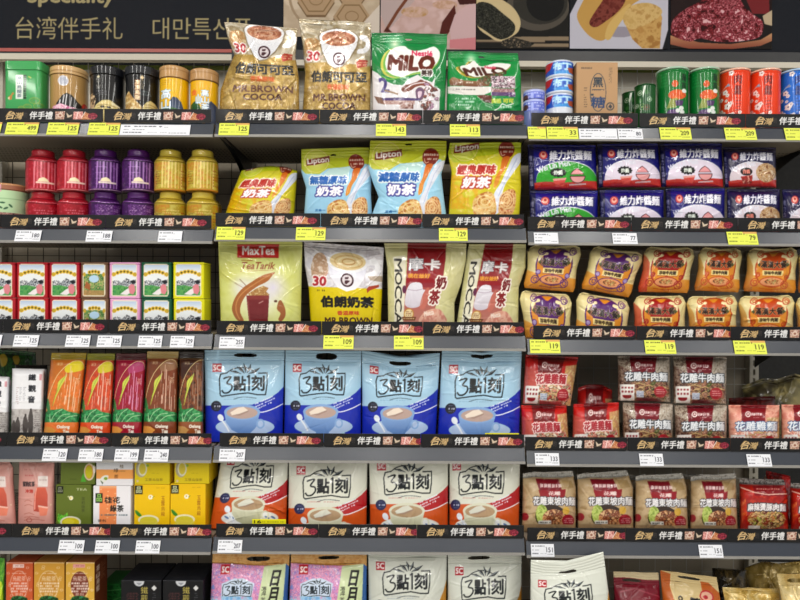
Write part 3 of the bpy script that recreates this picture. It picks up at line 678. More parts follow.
def art_maxtea():
    a = Art(215, 238, 6.9, (20, 20, 605, 575), 'd3d582')
    a.R(20, 20, 605, 575, {'c': ['cfd07a', 'd8dc90', 'd0d47c'], 'n': 120}, al=.7)
    a.P([(150, 46), (442, 44), (440, 140), (152, 138)], 'c4322e'); a.L([(155, 134), (438, 136)], 4, '98201c'); a.T('MaxTea', 188, 60, 412, 118, 'f6f0ec', bold=2.5)
    a.L([(180, 155), (260, 158)], 5, 'b07030'); a.T('TeaTarik', 178, 168, 415, 216, '9c5a30', bold=2.2, shear=.3); a.L([(170, 232), (300, 226), (400, 224)], 3, 'b07840')
    a.G(300, 400, 240, 'e8e6f0', 1); a.G(400, 340, 140, 'dcd6ea', .9); a.G(180, 340, 110, 'e6e4ea', .9)
    a.P([(222, 385), (280, 350), (330, 330), (370, 345), (352, 370), (378, 392), (330, 405), (240, 402)], {'c': ['c09a62', 'a87c48', 'd8c090'], 'n': 16})
    a.P([(415, 238), (370, 246), (320, 262), (255, 300), (180, 350), (125, 420), (105, 490), (128, 550), (160, 575), (190, 570), (165, 510), (175, 450), (215, 390), (290, 335), (360, 300), (395, 262)], ['b0703c', 'a46a3e'], sm=True)
    a.L([(380, 255), (300, 300), (200, 365), (145, 430), (135, 500), (160, 560)], 9, 'c48a54', sm=True)
    a.P([(210, 396), (374, 396), (364, 575), (226, 575)], '7c2c30'); a.P([(210, 396), (374, 396), (370, 425), (213, 425)], '8c3c38'); a.L([(300, 450), (330, 435)], 8, 'b88480'); a.L([(232, 575), (220, 430)], 5, 'a05c58')
    a.P([(440, 440), (462, 432), (490, 490), (490, 540), (460, 575), (440, 560), (455, 520), (430, 490)], 'a4683c', sm=True); a.E(420, 436, 12, 9, '6c4a3c'); a.L([(165, 285), (210, 330)], 5, '8a6848'); a.L([(130, 310), (190, 345)], 4, 'a08060')
    return a
def art_brownmilk():
    a = Art(300, 240, 7.06, (22, 20, 595, 575), 'dcdae0')
    a.R(22, 20, 595, 340, {'c': ['d8d6de', 'e8e6ea', 'cfcad0', 'dedce4'], 'n': 80}); a.P([(90, 120), (150, 90), (190, 150), (180, 240), (90, 300), (60, 240)], {'c': ['c8a890', 'b8987c', 'd8c8b8'], 'n': 30}, sm=True)
    a.P([(470, 130), (530, 110), (570, 170), (540, 230), (470, 250), (468, 220), (520, 200), (530, 160), (475, 160)], 'f0f0f4', sm=True); a.P([(480, 240), (590, 235), (595, 280), (500, 270)], 'b8a898')
    a.P([(22, 330), (595, 330), (595, 575), (22, 575)], 'dcc806')
    a.P([(188, 150), (200, 250), (250, 330), (320, 358), (390, 340), (450, 270), (482, 150)], ['dcdcea', 'f4f4f8'])
    a.E(335, 145, 150, 78, 'f0f0f4'); a.E(335, 140, 130, 64, 'e4d0a0')
    for r, c in ((100, 'd4b47c'), (72, 'eadcb4'), (46, 'c8a068'), (22, 'e8d4a8')): a.ring(340, 143, r, r * .45, 9, c)
    cup_logo(a, 326, 276, 50)
    a.T('30', 68, 258, 165, 322, 'b4303a', bold=4, out='f0e6e2', ow=9, shear=.2); a.L([(150, 250), (185, 230)], 8, 'd8b0a0'); a.M(70, 345, 150, 372, 1, '5a5010')
    a.T('伯朗奶茶', 116, 396, 528, 470, '16130c', bold=5.5); a.T('香濃原味', 242, 498, 418, 528, 'c44c24', bold=2.2)
    a.T('MR.BROWN', 140, 545, 522, 592, '4e2412', bold=3.2); a.P([(474, 335), (490, 315), (568, 300), (568, 318), (500, 345), (478, 366)], 'b04a30'); return a
def art_mocca():
    a = Art(380, 240, 6.818, (20, 25, 578, 575), 'cfcb98')
    a.R(20, 25, 578, 575, {'c': ['c8c48e', 'd6d2a4', 'ccc894'], 'n': 110}, al=.7)
    a.P([(72, 120), (160, 110), (158, 575), (72, 575)], 'e4e0cc')
    a.P([(180, 25), (442, 25), (438, 250), (440, 400), (412, 470), (430, 575), (148, 575), (162, 300)], ['94141e', 'c08878'])
    a.P([(180, 25), (442, 25), (438, 300), (164, 300)], ['8c1018', '9c1c28']); a.R(164, 298, 436, 330, '8e2438', al=.6)
    a.T('摩', 184, 128, 290, 212, 'd8d4d8', bold=3, out='7c848c', ow=5); a.T('卡', 304, 138, 408, 210, 'eae6e6', bold=4, out='8c6468', ow=5); a.M(180, 130, 290, 205, 5, 'f0f0f0', al=.35)
    a.T('現在最好', 178, 236, 345, 266, 'e0a236', bold=2.4)
    a.P([(175, 340), (200, 305), (240, 295), (285, 305), (300, 345), (318, 350), (298, 385), (300, 440), (260, 468), (200, 472), (160, 450), (162, 390)], ['e8e6ee', 'cfc8d2'], sm=True); a.L([(180, 345), (240, 352), (295, 342)], 5, 'b8a8b8', sm=True)
    a.E(152, 345, 16, 28, '6c2c50'); a.P([(300, 380), (340, 330), (350, 400), (320, 480), (280, 470)], 'c87868', al=.8, sm=True)
    a.T('奶', 396, 258, 466, 340, '7a141c', bold=4, out='f0e8e0', ow=11); a.T('茶', 356, 350, 436, 446, '8c1a20', bold=4, out='f0e8e0', ow=11)
    a.P([(290, 575), (300, 520), (360, 485), (440, 480), (490, 520), (500, 575)], {'c': ['d8a08c', 'e0b4a0', 'cc8c7c'], 'n': 40}, sm=True); a.T('Mocca', 320, 490, 400, 525, 'f0e0d4', bold=2, rot=-.2)
    a.E(192, 515, 42, 40, 'c09040'); a.E(192, 515, 34, 32, 'e4d0a4'); a.M(168, 495, 218, 530, 3, '7c3c28'); a.P([(135, 535), (255, 535), (245, 560), (145, 560)], '7c4a28'); a.M(150, 540, 240, 556, 1, 'f0dca8')
    # MOCCA set upright along the left panel, rotated a quarter turn
    for i, ch in enumerate('MOCCA'):
        cy = 178 + i * 92; tr = ch
        a.T(tr, 106 - 44, cy - 27, 106 + 44, cy + 27, '2a2622', bold=1.6, rot=math.pi / 2, shear=0)
    return a
def art_manhan(kind):
    c1, c2 = {'purple': ('5c2474', '7c4a98'), 'red': ('a41c1c', 'b83c30'), 'orange': ('c0501c', 'c84830')}[kind]
    a = Art(515, 240, 5.517, (45, 28, 365, 300), 'e4d8a4')
    a.P([(45, 180), (110, 200), (365, 220), (365, 300), (45, 300)], ['e8b058', 'd89030'])
    if kind == 'red': a.P([(45, 60), (90, 120), (100, 300), (45, 300)], ['d88060', 'c84c30'])
    if kind == 'orange': a.P([(45, 40), (85, 140), (100, 300), (45, 300)], ['dcc27c', 'c88038'])
    t = np.linspace(0, 2 * math.pi, 40)
    a.E(215, 152, 118, 120, c1); a.E(215, 152, 109, 111, 'dc9430'); a.R(100, 225, 330, 270, 'd89440', al=.5)
    a.P([(150, 60), (180, 48), (215, 68), (250, 48), (285, 62), (290, 120), (270, 165), (160, 165), (140, 120)], c1, sm=True)
    a.P([(118, 130), (112, 100), (130, 72), (165, 62), (170, 76), (140, 88), (130, 120)], 'f0e2b4', sm=True); a.P([(316, 130), (320, 100), (302, 74), (270, 64), (264, 78), (294, 90), (304, 120)], 'f0e2b4', sm=True)
    a.P([(124, 120), (140, 96), (215, 90), (296, 96), (310, 120), (296, 150), (215, 158), (136, 150)], c1, al=.55, sm=True)
    a.T('滿漢大餐', 136, 102, 302, 148, '281c20' if kind == 'purple' else '301408', bold=1.6, out='d0b888', ow=2.4, arc=-3); a.P([(112, 128), (128, 112), (136, 128), (126, 142)], '5c5c34'); a.P([(318, 128), (302, 112), (294, 128), (304, 142)], '5c5c34')
    a.P([(148, 160), (285, 162), (282, 198), (150, 196)], 'f0dc98'); a.L([(148, 160), (285, 162)], 3, c1); a.L([(150, 196), (282, 198)], 3, c1); a.T('珍味牛肉麵', 160, 167, 272, 190, '402c18', bold=1.2)
    a.E(213, 234, 76, 32, c1); a.E(213, 234, 70, 27, 'e4a070'); a.E(213, 232, 44, 18, {'c': ['40361c', 'b86a38', 'e8c088', '5c6a30'], 'n': 10})
    for x, y, r in ((132, 60, 20), (318, 64, 20), (108, 238, 24), (292, 252, 24), (120, 190, 14), (308, 205, 13)):
        a.ring(x, y, r, r, 5, c1); a.ring(x + 3, y, r * .5, r * .5, 4, c1); a.ring(x - 5, y + 6, r * .75, r * .75, 3, c2)
    if kind == 'purple': a.E(120, 190, 12, 12, 'b09cc8'); a.E(308, 205, 12, 12, 'a894c4')
    a.L([(140, 275), (215, 284), (290, 275)], 3, c1)
    return a
OOL = {'amber': ('c8782c', 'e8823a', 'b8a028', 'e6dc30'), 'red': ('b8482c', 'e05a2c', '9c9a28', 'd8d838'), 'crimson': ('980f38', 'a82038', '60101c', 'c05a90'), 'brown': ('7c4528', '8c4a2c', 'cbb070', 'a88a6c'), 'dark': ('48281a', '9c5a30', '2c1810', '6c4a34')}
def art_oolong(kind):
    base, strip, topc, glow = OOL[kind]
    a = Art(0, 345, 6.318, (275, 50, 540, 562), base)
    a.R(275, 50, 540, 92, topc); a.R(275, 92, 540, 96, 'd8c890', al=.5)
    a.R(275, 110, 540, 420, {'c': [base, base, strip, base], 'n': 60}, al=.6)
    e = [(300, 420), (298, 330), (330, 220), (380, 150), (450, 105), (510, 110), (535, 170), (535, 420)]
    a.P(e, {'c': [base, strip, base], 'n': 50}, al=.7, sm=True)
    a.P([(390, 140), (450, 105), (510, 108), (534, 150), (480, 170), (400, 175)], glow, al=.9 if kind in ('amber', 'red') else .7, sm=True)
    a.L([(282, 420), (290, 320), (325, 215), (380, 145), (450, 104), (510, 108), (536, 150)], 4, 'f0dca8', sm=True)
    a.P([(345, 290), (350, 235), (385, 205), (408, 186), (400, 220), (375, 262), (345, 330), (325, 390)], 'cfd45c', sm=True); a.L([(405, 188), (370, 240), (335, 330), (322, 390)], 3, '86a03a', sm=True)
    r = np.random.RandomState(len(kind))
    for x, y0, y1, w in ((400, 170, 330, 5), (474, 230, 420, 7), (515, 280, 420, 5), (380, 300, 425, 4), (430, 130, 230, 5), (440, 160, 420, 8), (462, 200, 300, 5), (420, 250, 380, 5), (487, 330, 430, 4), (360, 320, 420, 4), (505, 180, 260, 4), (410, 320, 385, 9), (445, 310, 430, 4)):
        a.P([(x, y0), (x + w, y0 + 8), (x + w - 4 + r.randint(-6, 6), y1), (x - 2, y1 - 10)], {'amber': 'f0d0b0', 'red': 'ecc4b4', 'crimson': 'e0a0c0', 'brown': 'dcb8a4', 'dark': 'a88c78'}[kind], al=.95)
    a.T('茶', 470, 210, 510, 250, 'e8d8c0', bold=1, al=.7) if kind != 'dark' else None
    a.T('凍頂', 322, 112, 366, 132, 'e8d8b0', bold=1, al=.85)
    a.P([(275, 430), (300, 415), (350, 412), (400, 405), (450, 425), (505, 432), (540, 440), (540, 494), (275, 494)], {'c': ['1c6a3c', '2c8a50', '4ca868', '1e7040'], 'n': 30})
    for pts in ([(320, 494), (350, 440), (400, 410)], [(360, 494), (400, 450), (460, 440)], [(275, 360), (300, 390), (318, 494)], [(300, 380), (310, 440), (320, 490)], [(400, 494), (450, 460), (520, 450)]): a.L(pts, 4, 'b8e0b0', sm=True)
    a.P([(275, 345), (290, 350), (305, 400), (312, 440), (290, 420), (275, 390)], '2c8448', sm=True)
    a.R(275, 494, 540, 562, strip); a.P([(275, 520), (330, 524), (372, 545), (350, 562), (275, 562)], 'e0a050' if kind != 'dark' else 'c89c60')
    a.T('Oolong', 372, 513, 468, 538, 'f6f0e4', bold=2.4); a.T('Tea', 420, 543, 468, 562, 'f6f0e4', bold=2.2)
    return a
def art_whitetea(second=False):
    a = Art(0, 345, 6.318, (70, 145, 282, 562), 'ececf0')
    a.T('鐵', 178, 180, 226, 220, '22242c', bold=1.6); a.T('觀', 178, 250, 228, 292, '22242c', bold=1.6); a.T('音', 178, 320, 224, 362, '22242c', bold=1.6)
    a.P([(248, 178), (266, 178), (266, 218), (248, 218)], 'd8a0a8'); a.M(100, 262, 112, 375, 9, 'b4a0a4'); a.M(120, 262, 132, 350, 9, '9a9ca4'); a.M(144, 262, 156, 350, 9, '9a9ca4')
    a.R(70, 402, 282, 562, {'c': ['b8b2b0', 'c8c4c2', 'a8a2a0'], 'n': 40}); a.R(70, 500, 282, 562, {'c': ['8c8482', 'c8c4c0', '6c6664'], 'n': 16}, al=.7)
    for x, h in ((115, 90), (165, 110), (200, 145), (90, 70)): a.P([(x - 14, 548), (x - 16, 560 - h * .7), (x - 6, 555 - h), (x + 6, 555 - h), (x + 16, 560 - h * .7), (x + 14, 548)], '5a5452', sm=True); a.E(x, 552 - h, 7, 9, '4a4442')
    a.M(225, 408, 262, 515, 8, '5c5654'); return a
def logo315(a, x0, y0, x1, y1, col='0e161c', fill=None):
    "framed 3 dot 1 carving mark with leaves; box of the frame"
    w, h = x1 - x0, y1 - y0; X = lambda u: x0 + u * w; Y = lambda v: y0 + v * h; lw = h * .05
    if fill: a.P([(X(0), Y(.1)), (X(1), Y(0)), (X(.98), Y(.92)), (X(.02), Y(1))], fill)
    a.L([(X(.16), Y(.03)), (X(.03), Y(.08)), (X(0), Y(.3)), (X(.02), Y(.95)), (X(.05), Y(1)), (X(.4), Y(.9)), (X(.6), Y(.86)), (X(.8), Y(.93)), (X(.97), Y(.93)), (X(1), Y(.5)), (X(1), Y(.02)), (X(.82), Y(.04))], lw, col)
    a.L([(X(.15), Y(.04)), (X(.27), Y(-.12)), (X(.45), Y(-.2)), (X(.6), Y(-.16)), (X(.75), Y(-.02))], lw * .8, col, sm=True)
    for (ux, vy), (tx, ty), wd in (((.53, .06), (.36, -.24), .10), ((.55, .04), (.5, -.38), .09), ((.57, .05), (.66, -.36), .09), ((.6, .07), (.86, -.2), .10), ((.47, .08), (.2, -.06), .07)):
        p0 = np.array([X(ux), Y(vy)]); p1 = np.array([X(tx), Y(ty)]); d = p1 - p0; nn = np.array([-d[1], d[0]]) / np.hypot(*d) * h * wd; mid = (p0 + p1) / 2
        a.P([p0, mid + nn, p1, mid - nn * .35], col, sm=False); a.L([p0 + d * .2, p0 + d * .75], lw * .3, fill or 'c8d4dc')
    a.L([(X(.3), Y(1.12)), (X(.5), Y(1.03)), (X(.78), Y(1.08))], lw * .5, col, al=.6, sm=True)
    a.L([(X(.09), Y(.27)), (X(.15), Y(.22)), (X(.24), Y(.2)), (X(.16), Y(.45)), (X(.25), Y(.52)), (X(.26), Y(.68)), (X(.19), Y(.84)), (X(.1), Y(.86)), (X(.055), Y(.76))], h * .065, col, sm=True); a.T('點', X(.30), Y(.17), X(.55), Y(.77), col, bold=h * .021); a.L([(X(.585), Y(.2)), (X(.625), Y(.13)), (X(.625), Y(.76))], h * .07, col); a.T('刻', X(.68), Y(.14), X(.94), Y(.76), col, bold=h * .021)
def art_315(kind):
    C = {'blue': dict(bg='aed0e6', low='2036b4', wave='2036b4', cup='8fb0dc', cup2='6c90c8', saucer='b4c8e8', badge='2a2c3c', tea='bfa8a0', tofu='ecdfd2', back='8aaed4'),
         'white': dict(bg='dfe0d4', low='cf5e24', wave='b8202a', cup='dcdcc8', cup2='b8b898', saucer='e6e8e8', badge='2a2e5c', tea='b89c7c', tofu='dcdcd0', back='c8c8bc'),
         'gold': dict(bg='d6d9d0', low='c08a2c', wave='b88028', cup='e0e0d0', cup2='c0b898', saucer='e6e8e8', badge='3a3a3a', tea='b89c7c', tofu='dcdcd0', back='c8c8bc')}[kind]
    a = Art(200, 345, 6.311, (28, 30, 532, 560), C['bg'])
    a.R(28, 30, 532, 100, C['bg']); a.L([(28, 96), (532, 96)], 2, C['back'], al=.6)
    a.R(78, 116, 135, 170, 'b41c2c'); a.T('SC', 84, 126, 130, 160, 'f4e8e8', bold=2.4)
    logo315(a, 120, 172, 424, 325)
    a.M(150, 340, 350, 352, 1, C['wave'] if kind == 'white' else '6c8cb0', al=.5, fill=.5); a.M(130, 326, 330, 336, 1, '8094a8', al=.5)
    if kind != 'gold':
        a.P([(28, 384), (170, 384), (330, 378), (440, 340), (495, 300), (532, 262), (532, 560), (28, 560)], C['low'])
        if kind == 'white': a.P([(330, 378), (440, 340), (495, 300), (532, 262), (532, 372), (480, 398), (400, 425), (320, 425)], C['wave'])
        a.L([(330, 425), (400, 425), (470, 402), (532, 370)], 6, 'f0f0f8', sm=True)
        for i, (y, n) in enumerate(((380, 150), (396, 160), (412, 130))): a.M(318 + i * 4, y, 318 + n, y + 14, 1, 'e8ecf8', al=.9, rot=-.42, fill=.8)
    else:
        a.P([(532, 225), (512, 300), (470, 400), (400, 560), (532, 560)], C['low']); a.P([(28, 560), (28, 520), (90, 560)], C['low'])
    a.E(285, 520, 190, 56, C['saucer']); a.ring(285, 520, 186, 52, 4, C['bg'])
    if kind == 'white':
        for x in (130, 165, 400, 440): a.E(x, 515, 18, 6, '5c7cac', rot=.5)
    a.P([(152, 432), (162, 490), (200, 540), (240, 560), (320, 560), (358, 520), (380, 432)], [C['cup'], C['cup2']])
    a.ring(385, 500, 22, 26, 10, C['cup'])
    a.E(266, 426, 116, 50, C['cup']); a.E(266, 430, 100, 38, C['tea']); a.P([(190, 428), (240, 398), (275, 392), (305, 415), (250, 436), (200, 446)], C['tofu']); a.P([(200, 446), (250, 436), (305, 415), (306, 424), (252, 448)], '9c8478', al=.6)
    if kind != 'gold': a.E(128, 462, 18, 24, 'e6ecf4', rot=-.5); a.L([(135, 475), (160, 510), (182, 548)], 10, 'e6ecf4')
    a.E(100, 388, 34, 34, C['badge']); a.M(72, 380, 128, 396, 1, 'd0d4e8', fill=.85); a.M(80, 366, 120, 376, 1, '8088a8'); a.M(82, 402, 120, 412, 1, '8088a8')
    return a
def art_sakura():
    a = Art(200, 530, 4.706, (40, 105, 425, 480), 'dcA0c8'.lower())
    a.R(40, 105, 425, 480, {'c': ['8ca0dc', 'e890bc', 'f0b8d4', 'c480b4', 'e8a8cc', '9c88cc', 'f4c8dc'], 'n': 17, 's': 14})
    a.P([(40, 105), (425, 105), (425, 168), (40, 150)], {'c': ['cf9c58', 'd8ac6c', 'c8904c'], 'n': 30}); a.P([(40, 150), (425, 168), (425, 172), (40, 156)], 'a87838')
    a.R(84, 162, 130, 208, 'c41c30'); a.T('SC', 90, 172, 124, 200, 'f6ecec', bold=1.6)
    a.P([(300, 170), (408, 158), (395, 480), (255, 480)], 'd3dfb4'); a.P([(408, 158), (425, 170), (425, 480), (395, 480)], '3468a8')
    a.T('日', 340, 190, 378, 262, '1a1a1a', bold=2.6, shear=.2); a.T('月', 326, 270, 372, 345, '1a1a1a', bold=2.4, shear=.15); a.T('潭', 292, 265, 316, 310, '2a2c28', bold=.8); a.T('茶', 290, 315, 314, 345, '2a2c28', bold=.8)
    a.P([(92, 252), (150, 228), (200, 226), (255, 250), (244, 312), (94, 318)], 'cfdcee', sm=False); logo315(a, 98, 252, 244, 316, '18242c')
    a.P([(40, 310), (250, 314), (245, 480), (40, 480)], {'c': ['84b8e4', 'a8d0ec', 'e0a8cc', '6c9cd8'], 'n': 24}); return a
def art_noodle(kind):
    "five-pack noodles of the fifth tier: red, beef (grey), chicken (pink)"
    base, ban, tcol, tout = {'red': ('c42420', '7c1018', 'f2dcd4', 'b03038'), 'beef': ('a0907e', '7c1626', 'eef0f4', '343c48'), 'pink': ('dc9484', '8a1824', 'eef2f8', '44608c')}[kind]
    a = Art(608, 345, 6.3, (50, 62, 395, 362), base)
    if kind == 'beef':
        a.R(50, 62, 395, 362, {'c': ['8c7c6c', 'b4a898', '6c5448', 'c4b8a8', '988878'], 'n': 24, 's': 17}); a.P([(50, 120), (120, 150), (150, 230), (110, 300), (50, 330)], {'c': ['4c2c24', '7a5c4c', 'a89484', '5c2c28'], 'n': 17})
        a.R(300, 70, 395, 230, {'c': ['b0a494', 'd0c8bc', '988c7c'], 'n': 16}, al=.8)
    elif kind == 'red': a.P([(50, 130), (130, 150), (150, 362), (50, 362)], ['c4544c', 'cc7468']); a.P([(320, 120), (395, 110), (395, 362), (330, 362)], {'c': ['dcb878', 'c8946c', 'e0c894'], 'n': 18})
    else: a.R(50, 62, 395, 362, {'c': ['dc9484', 'e8b09c', 'd08474'], 'n': 40}); a.R(310, 140, 395, 362, {'c': ['d8b888', 'c49c74', 'e4cca4'], 'n': 18})
    a.P([(130, 62), (310, 62), (300, 120), (298, 168), (140, 168)], ban); a.E(182, 120, 19, 19, 'e8d4d0'); a.E(182, 120, 12, 12, ban); a.P([(172, 124), (182, 108), (192, 124)], 'e8d4d0'); a.M(205, 108, 290, 132, 1, 'f0e4e0', fill=.85); a.M(220, 138, 290, 150, 1, 'd8a8a8')
    a.P([(150, 225), (260, 215), (375, 235), (390, 300), (350, 362), (140, 362), (90, 320)], {'beef': {'c': ['3c201c', 'a4745c', '6c3c30', 'c8a888', '4c4c24', '8a5040'], 'n': 17}, 'red': {'c': ['e8d8bc', 'dc9c8c', 'c04838', 'f0e4d0', '3c2420', 'd0b088'], 'n': 19}, 'pink': {'c': ['f0e4dc', 'd88c7c', 'ecdccc', 'a84c40', 'c8d8e8'], 'n': 22}}[kind])
    a.food(140, 230, 385, 362, {'beef': ['6c3024', 'a4745c', '3c201c', '5c6030', 'c09070'], 'red': ['e8d0ac', 'd89080', 'b04030', 'f0e4d0', '402420'], 'pink': ['f0e0d4', 'd88c7c', 'e8d8c8', 'a84c40']}[kind], n=46, size=20, seed=len(kind), noodles='d8b880')
    if kind == 'red':
        a.T('花雕雞麵', 135, 172, 335, 232, 'b02434', bold=2.4, out='f2dcd8', ow=6.5, rot=-.03, arc=3)
    else: a.T('花雕牛肉麵' if kind == 'beef' else '花雕雞麵', 98, 168, 376, 224, tcol, bold=2.2, out=tout, ow=5.5, arc=2)
    a.P([(64, 252), (160, 250), (158, 358), (66, 358)], 'f0ece8')
    for i in range(4):
        for j in range(2): a.R(74 + i * 21, 266 + j * 26, 88 + i * 21, 280 + j * 26, 'a04048')
    a.E(110, 328, 30, 18, '9c1c28', half='b'); a.R(80, 322, 140, 330, '9c1c28')
    a.R(172, 292, 220, 334, 'd0d4e0'); a.M(176, 296, 216, 330, 3, '6878a0')
    a.E(328, 296, 40, 38, 'b02434'); a.M(302, 276, 354, 316, 3, 'f0c8c4'); a.R(170, 338, 330, 362, '9c2c34' if kind != 'beef' else '6c3034', al=.7)
    return a
def art_dongpo(kind='tan'):
    if kind == 'tan':
        a = Art(515, 460, 6.4, (45, 70, 392, 460), 'bfa580')
        a.R(45, 110, 392, 460, {'c': ['bca27c', 'c8b08c', 'b4986f'], 'n': 60}); a.R(45, 70, 392, 106, {'c': ['a8a49c', 'c8c6c0', '8c8880'], 'n': 14})
        a.P([(130, 116), (282, 114), (300, 190), (155, 192)], '85182a'); a.M(160, 140, 280, 172, 1, 'efe0dc', fill=.9); a.P([(150, 190), (325, 184), (318, 240), (165, 240)], '9c1e2c'); a.T('花雕', 215, 196, 290, 222, 'f0dcd8', bold=1.5)
        a.P([(300, 120), (370, 130), (375, 175), (320, 180)], 'ae9468')
        a.T('花雕東坡肉麵', 118, 232, 384, 286, 'f0eef0', bold=1.8, out='45434c', ow=4.5, arc=3)
        a.E(230, 360, 100, 78, '38241c'); a.E(172, 345, 38, 62, {'c': ['a8bc58', 'c8d47c', '8ca444'], 'n': 16}); a.E(250, 372, 74, 60, {'c': ['b87848', 'd8a878', '8a4c30', 'e0bc90'], 'n': 20})
        for i in range(5): a.L([(195 + i * 20, 400), (228 + i * 20, 322)], 5, '7a3c28')
        a.food(190, 318, 318, 424, ['b87848', 'd8a878', '8a4c30', 'c88c5c'], n=22, size=17, seed=4)
        a.E(326, 320, 22, 25, 'd8b04c'); a.E(340, 384, 39, 39, 'a01e30'); a.M(314, 366, 366, 402, 3, 'f0c4c4'); a.P([(150, 385), (232, 385), (232, 408), (150, 408)], 'e8e4dc'); a.M(158, 390, 226, 404, 1, '4a4440', fill=.9)
        a.E(62, 362, 26, 26, 'a4303c'); a.R(45, 410, 392, 460, 'b09470')
    else:
        a = Art(630, 460, 4.706, (515, 85, 750, 345), 'bc2418')
        a.R(515, 85, 750, 345, {'c': ['c02c1c', 'a81c14', 'cc4028'], 'n': 40}); a.R(515, 85, 750, 112, {'c': ['5c5450', 'a8a4a0', '403836'], 'n': 12}); a.P([(580, 118), (720, 114), (735, 168), (590, 166)], '941420')
        a.L([(520, 128), (590, 150), (660, 160), (745, 155)], 5, 'f0c8b8'); a.M(600, 126, 710, 142, 1, 'e8b0a0')
        a.E(645, 280, 92, 48, {'c': ['c08048', '8c3c24', 'd8a868', '9c9c48', '6c2c1c', 'e0c090'], 'n': 17}); a.food(555, 238, 735, 325, ['c08048', '8c3c24', 'a8a850', '6c2c1c', 'd8a868'], n=40, size=14, seed=6, noodles='dcc08c'); a.T('麻辣燙豚肉麵', 556, 204, 738, 240, 'f2eeee', bold=2.2, out='4c3c44', ow=5, arc=2)
        a.P([(556, 312), (612, 312), (612, 328), (556, 328)], 'ece4dc')
        a.P([(520, 200), (545, 180), (550, 260), (525, 300)], {'c': ['e07838', 'c83820'], 'n': 10})
    return a
def art_pinktea():
    a = Art(0, 455, 7.27, (115, 60, 410, 497), 'd8a299')
    a.M(165, 118, 225, 140, 1, 'b86c6c', al=.6); a.M(170, 158, 240, 182, 1, 'c05858', al=.7); a.T('蜜桃紅茶', 150, 210, 246, 244, '3c2c30', bold=2); a.T('冷泡', 172, 264, 232, 288, 'c03c34', bold=2)
    a.R(272, 172, 352, 246, 'e8dcd8'); a.M(280, 190, 345, 215, 1, 'c8b0ac'); a.P([(262, 250), (332, 250), (350, 300), (350, 410), (300, 420), (240, 412), (242, 300)], ['d86c54', 'b84c3c'], sm=False); a.L([(262, 256), (250, 310), (248, 400)], 7, 'f0a898', sm=True)
    a.P([(272, 372), (356, 384), (342, 442), (290, 444)], 'e88a70'); a.P([(272, 372), (356, 384), (350, 394), (276, 384)], 'f4c4b4')
    for y, w in ((345, 30), (375, 36), (432, 40), (455, 60), (474, 80)): a.L([(165, y), (165 + w, y - 8), (165 + 2 * w, y + 4)], 4, 'b86858', al=.8, sm=True)
    a.ring(205, 472, 20, 14, 4, 'b05040'); a.E(378, 368, 8, 6, 'e0c0a8'); return a
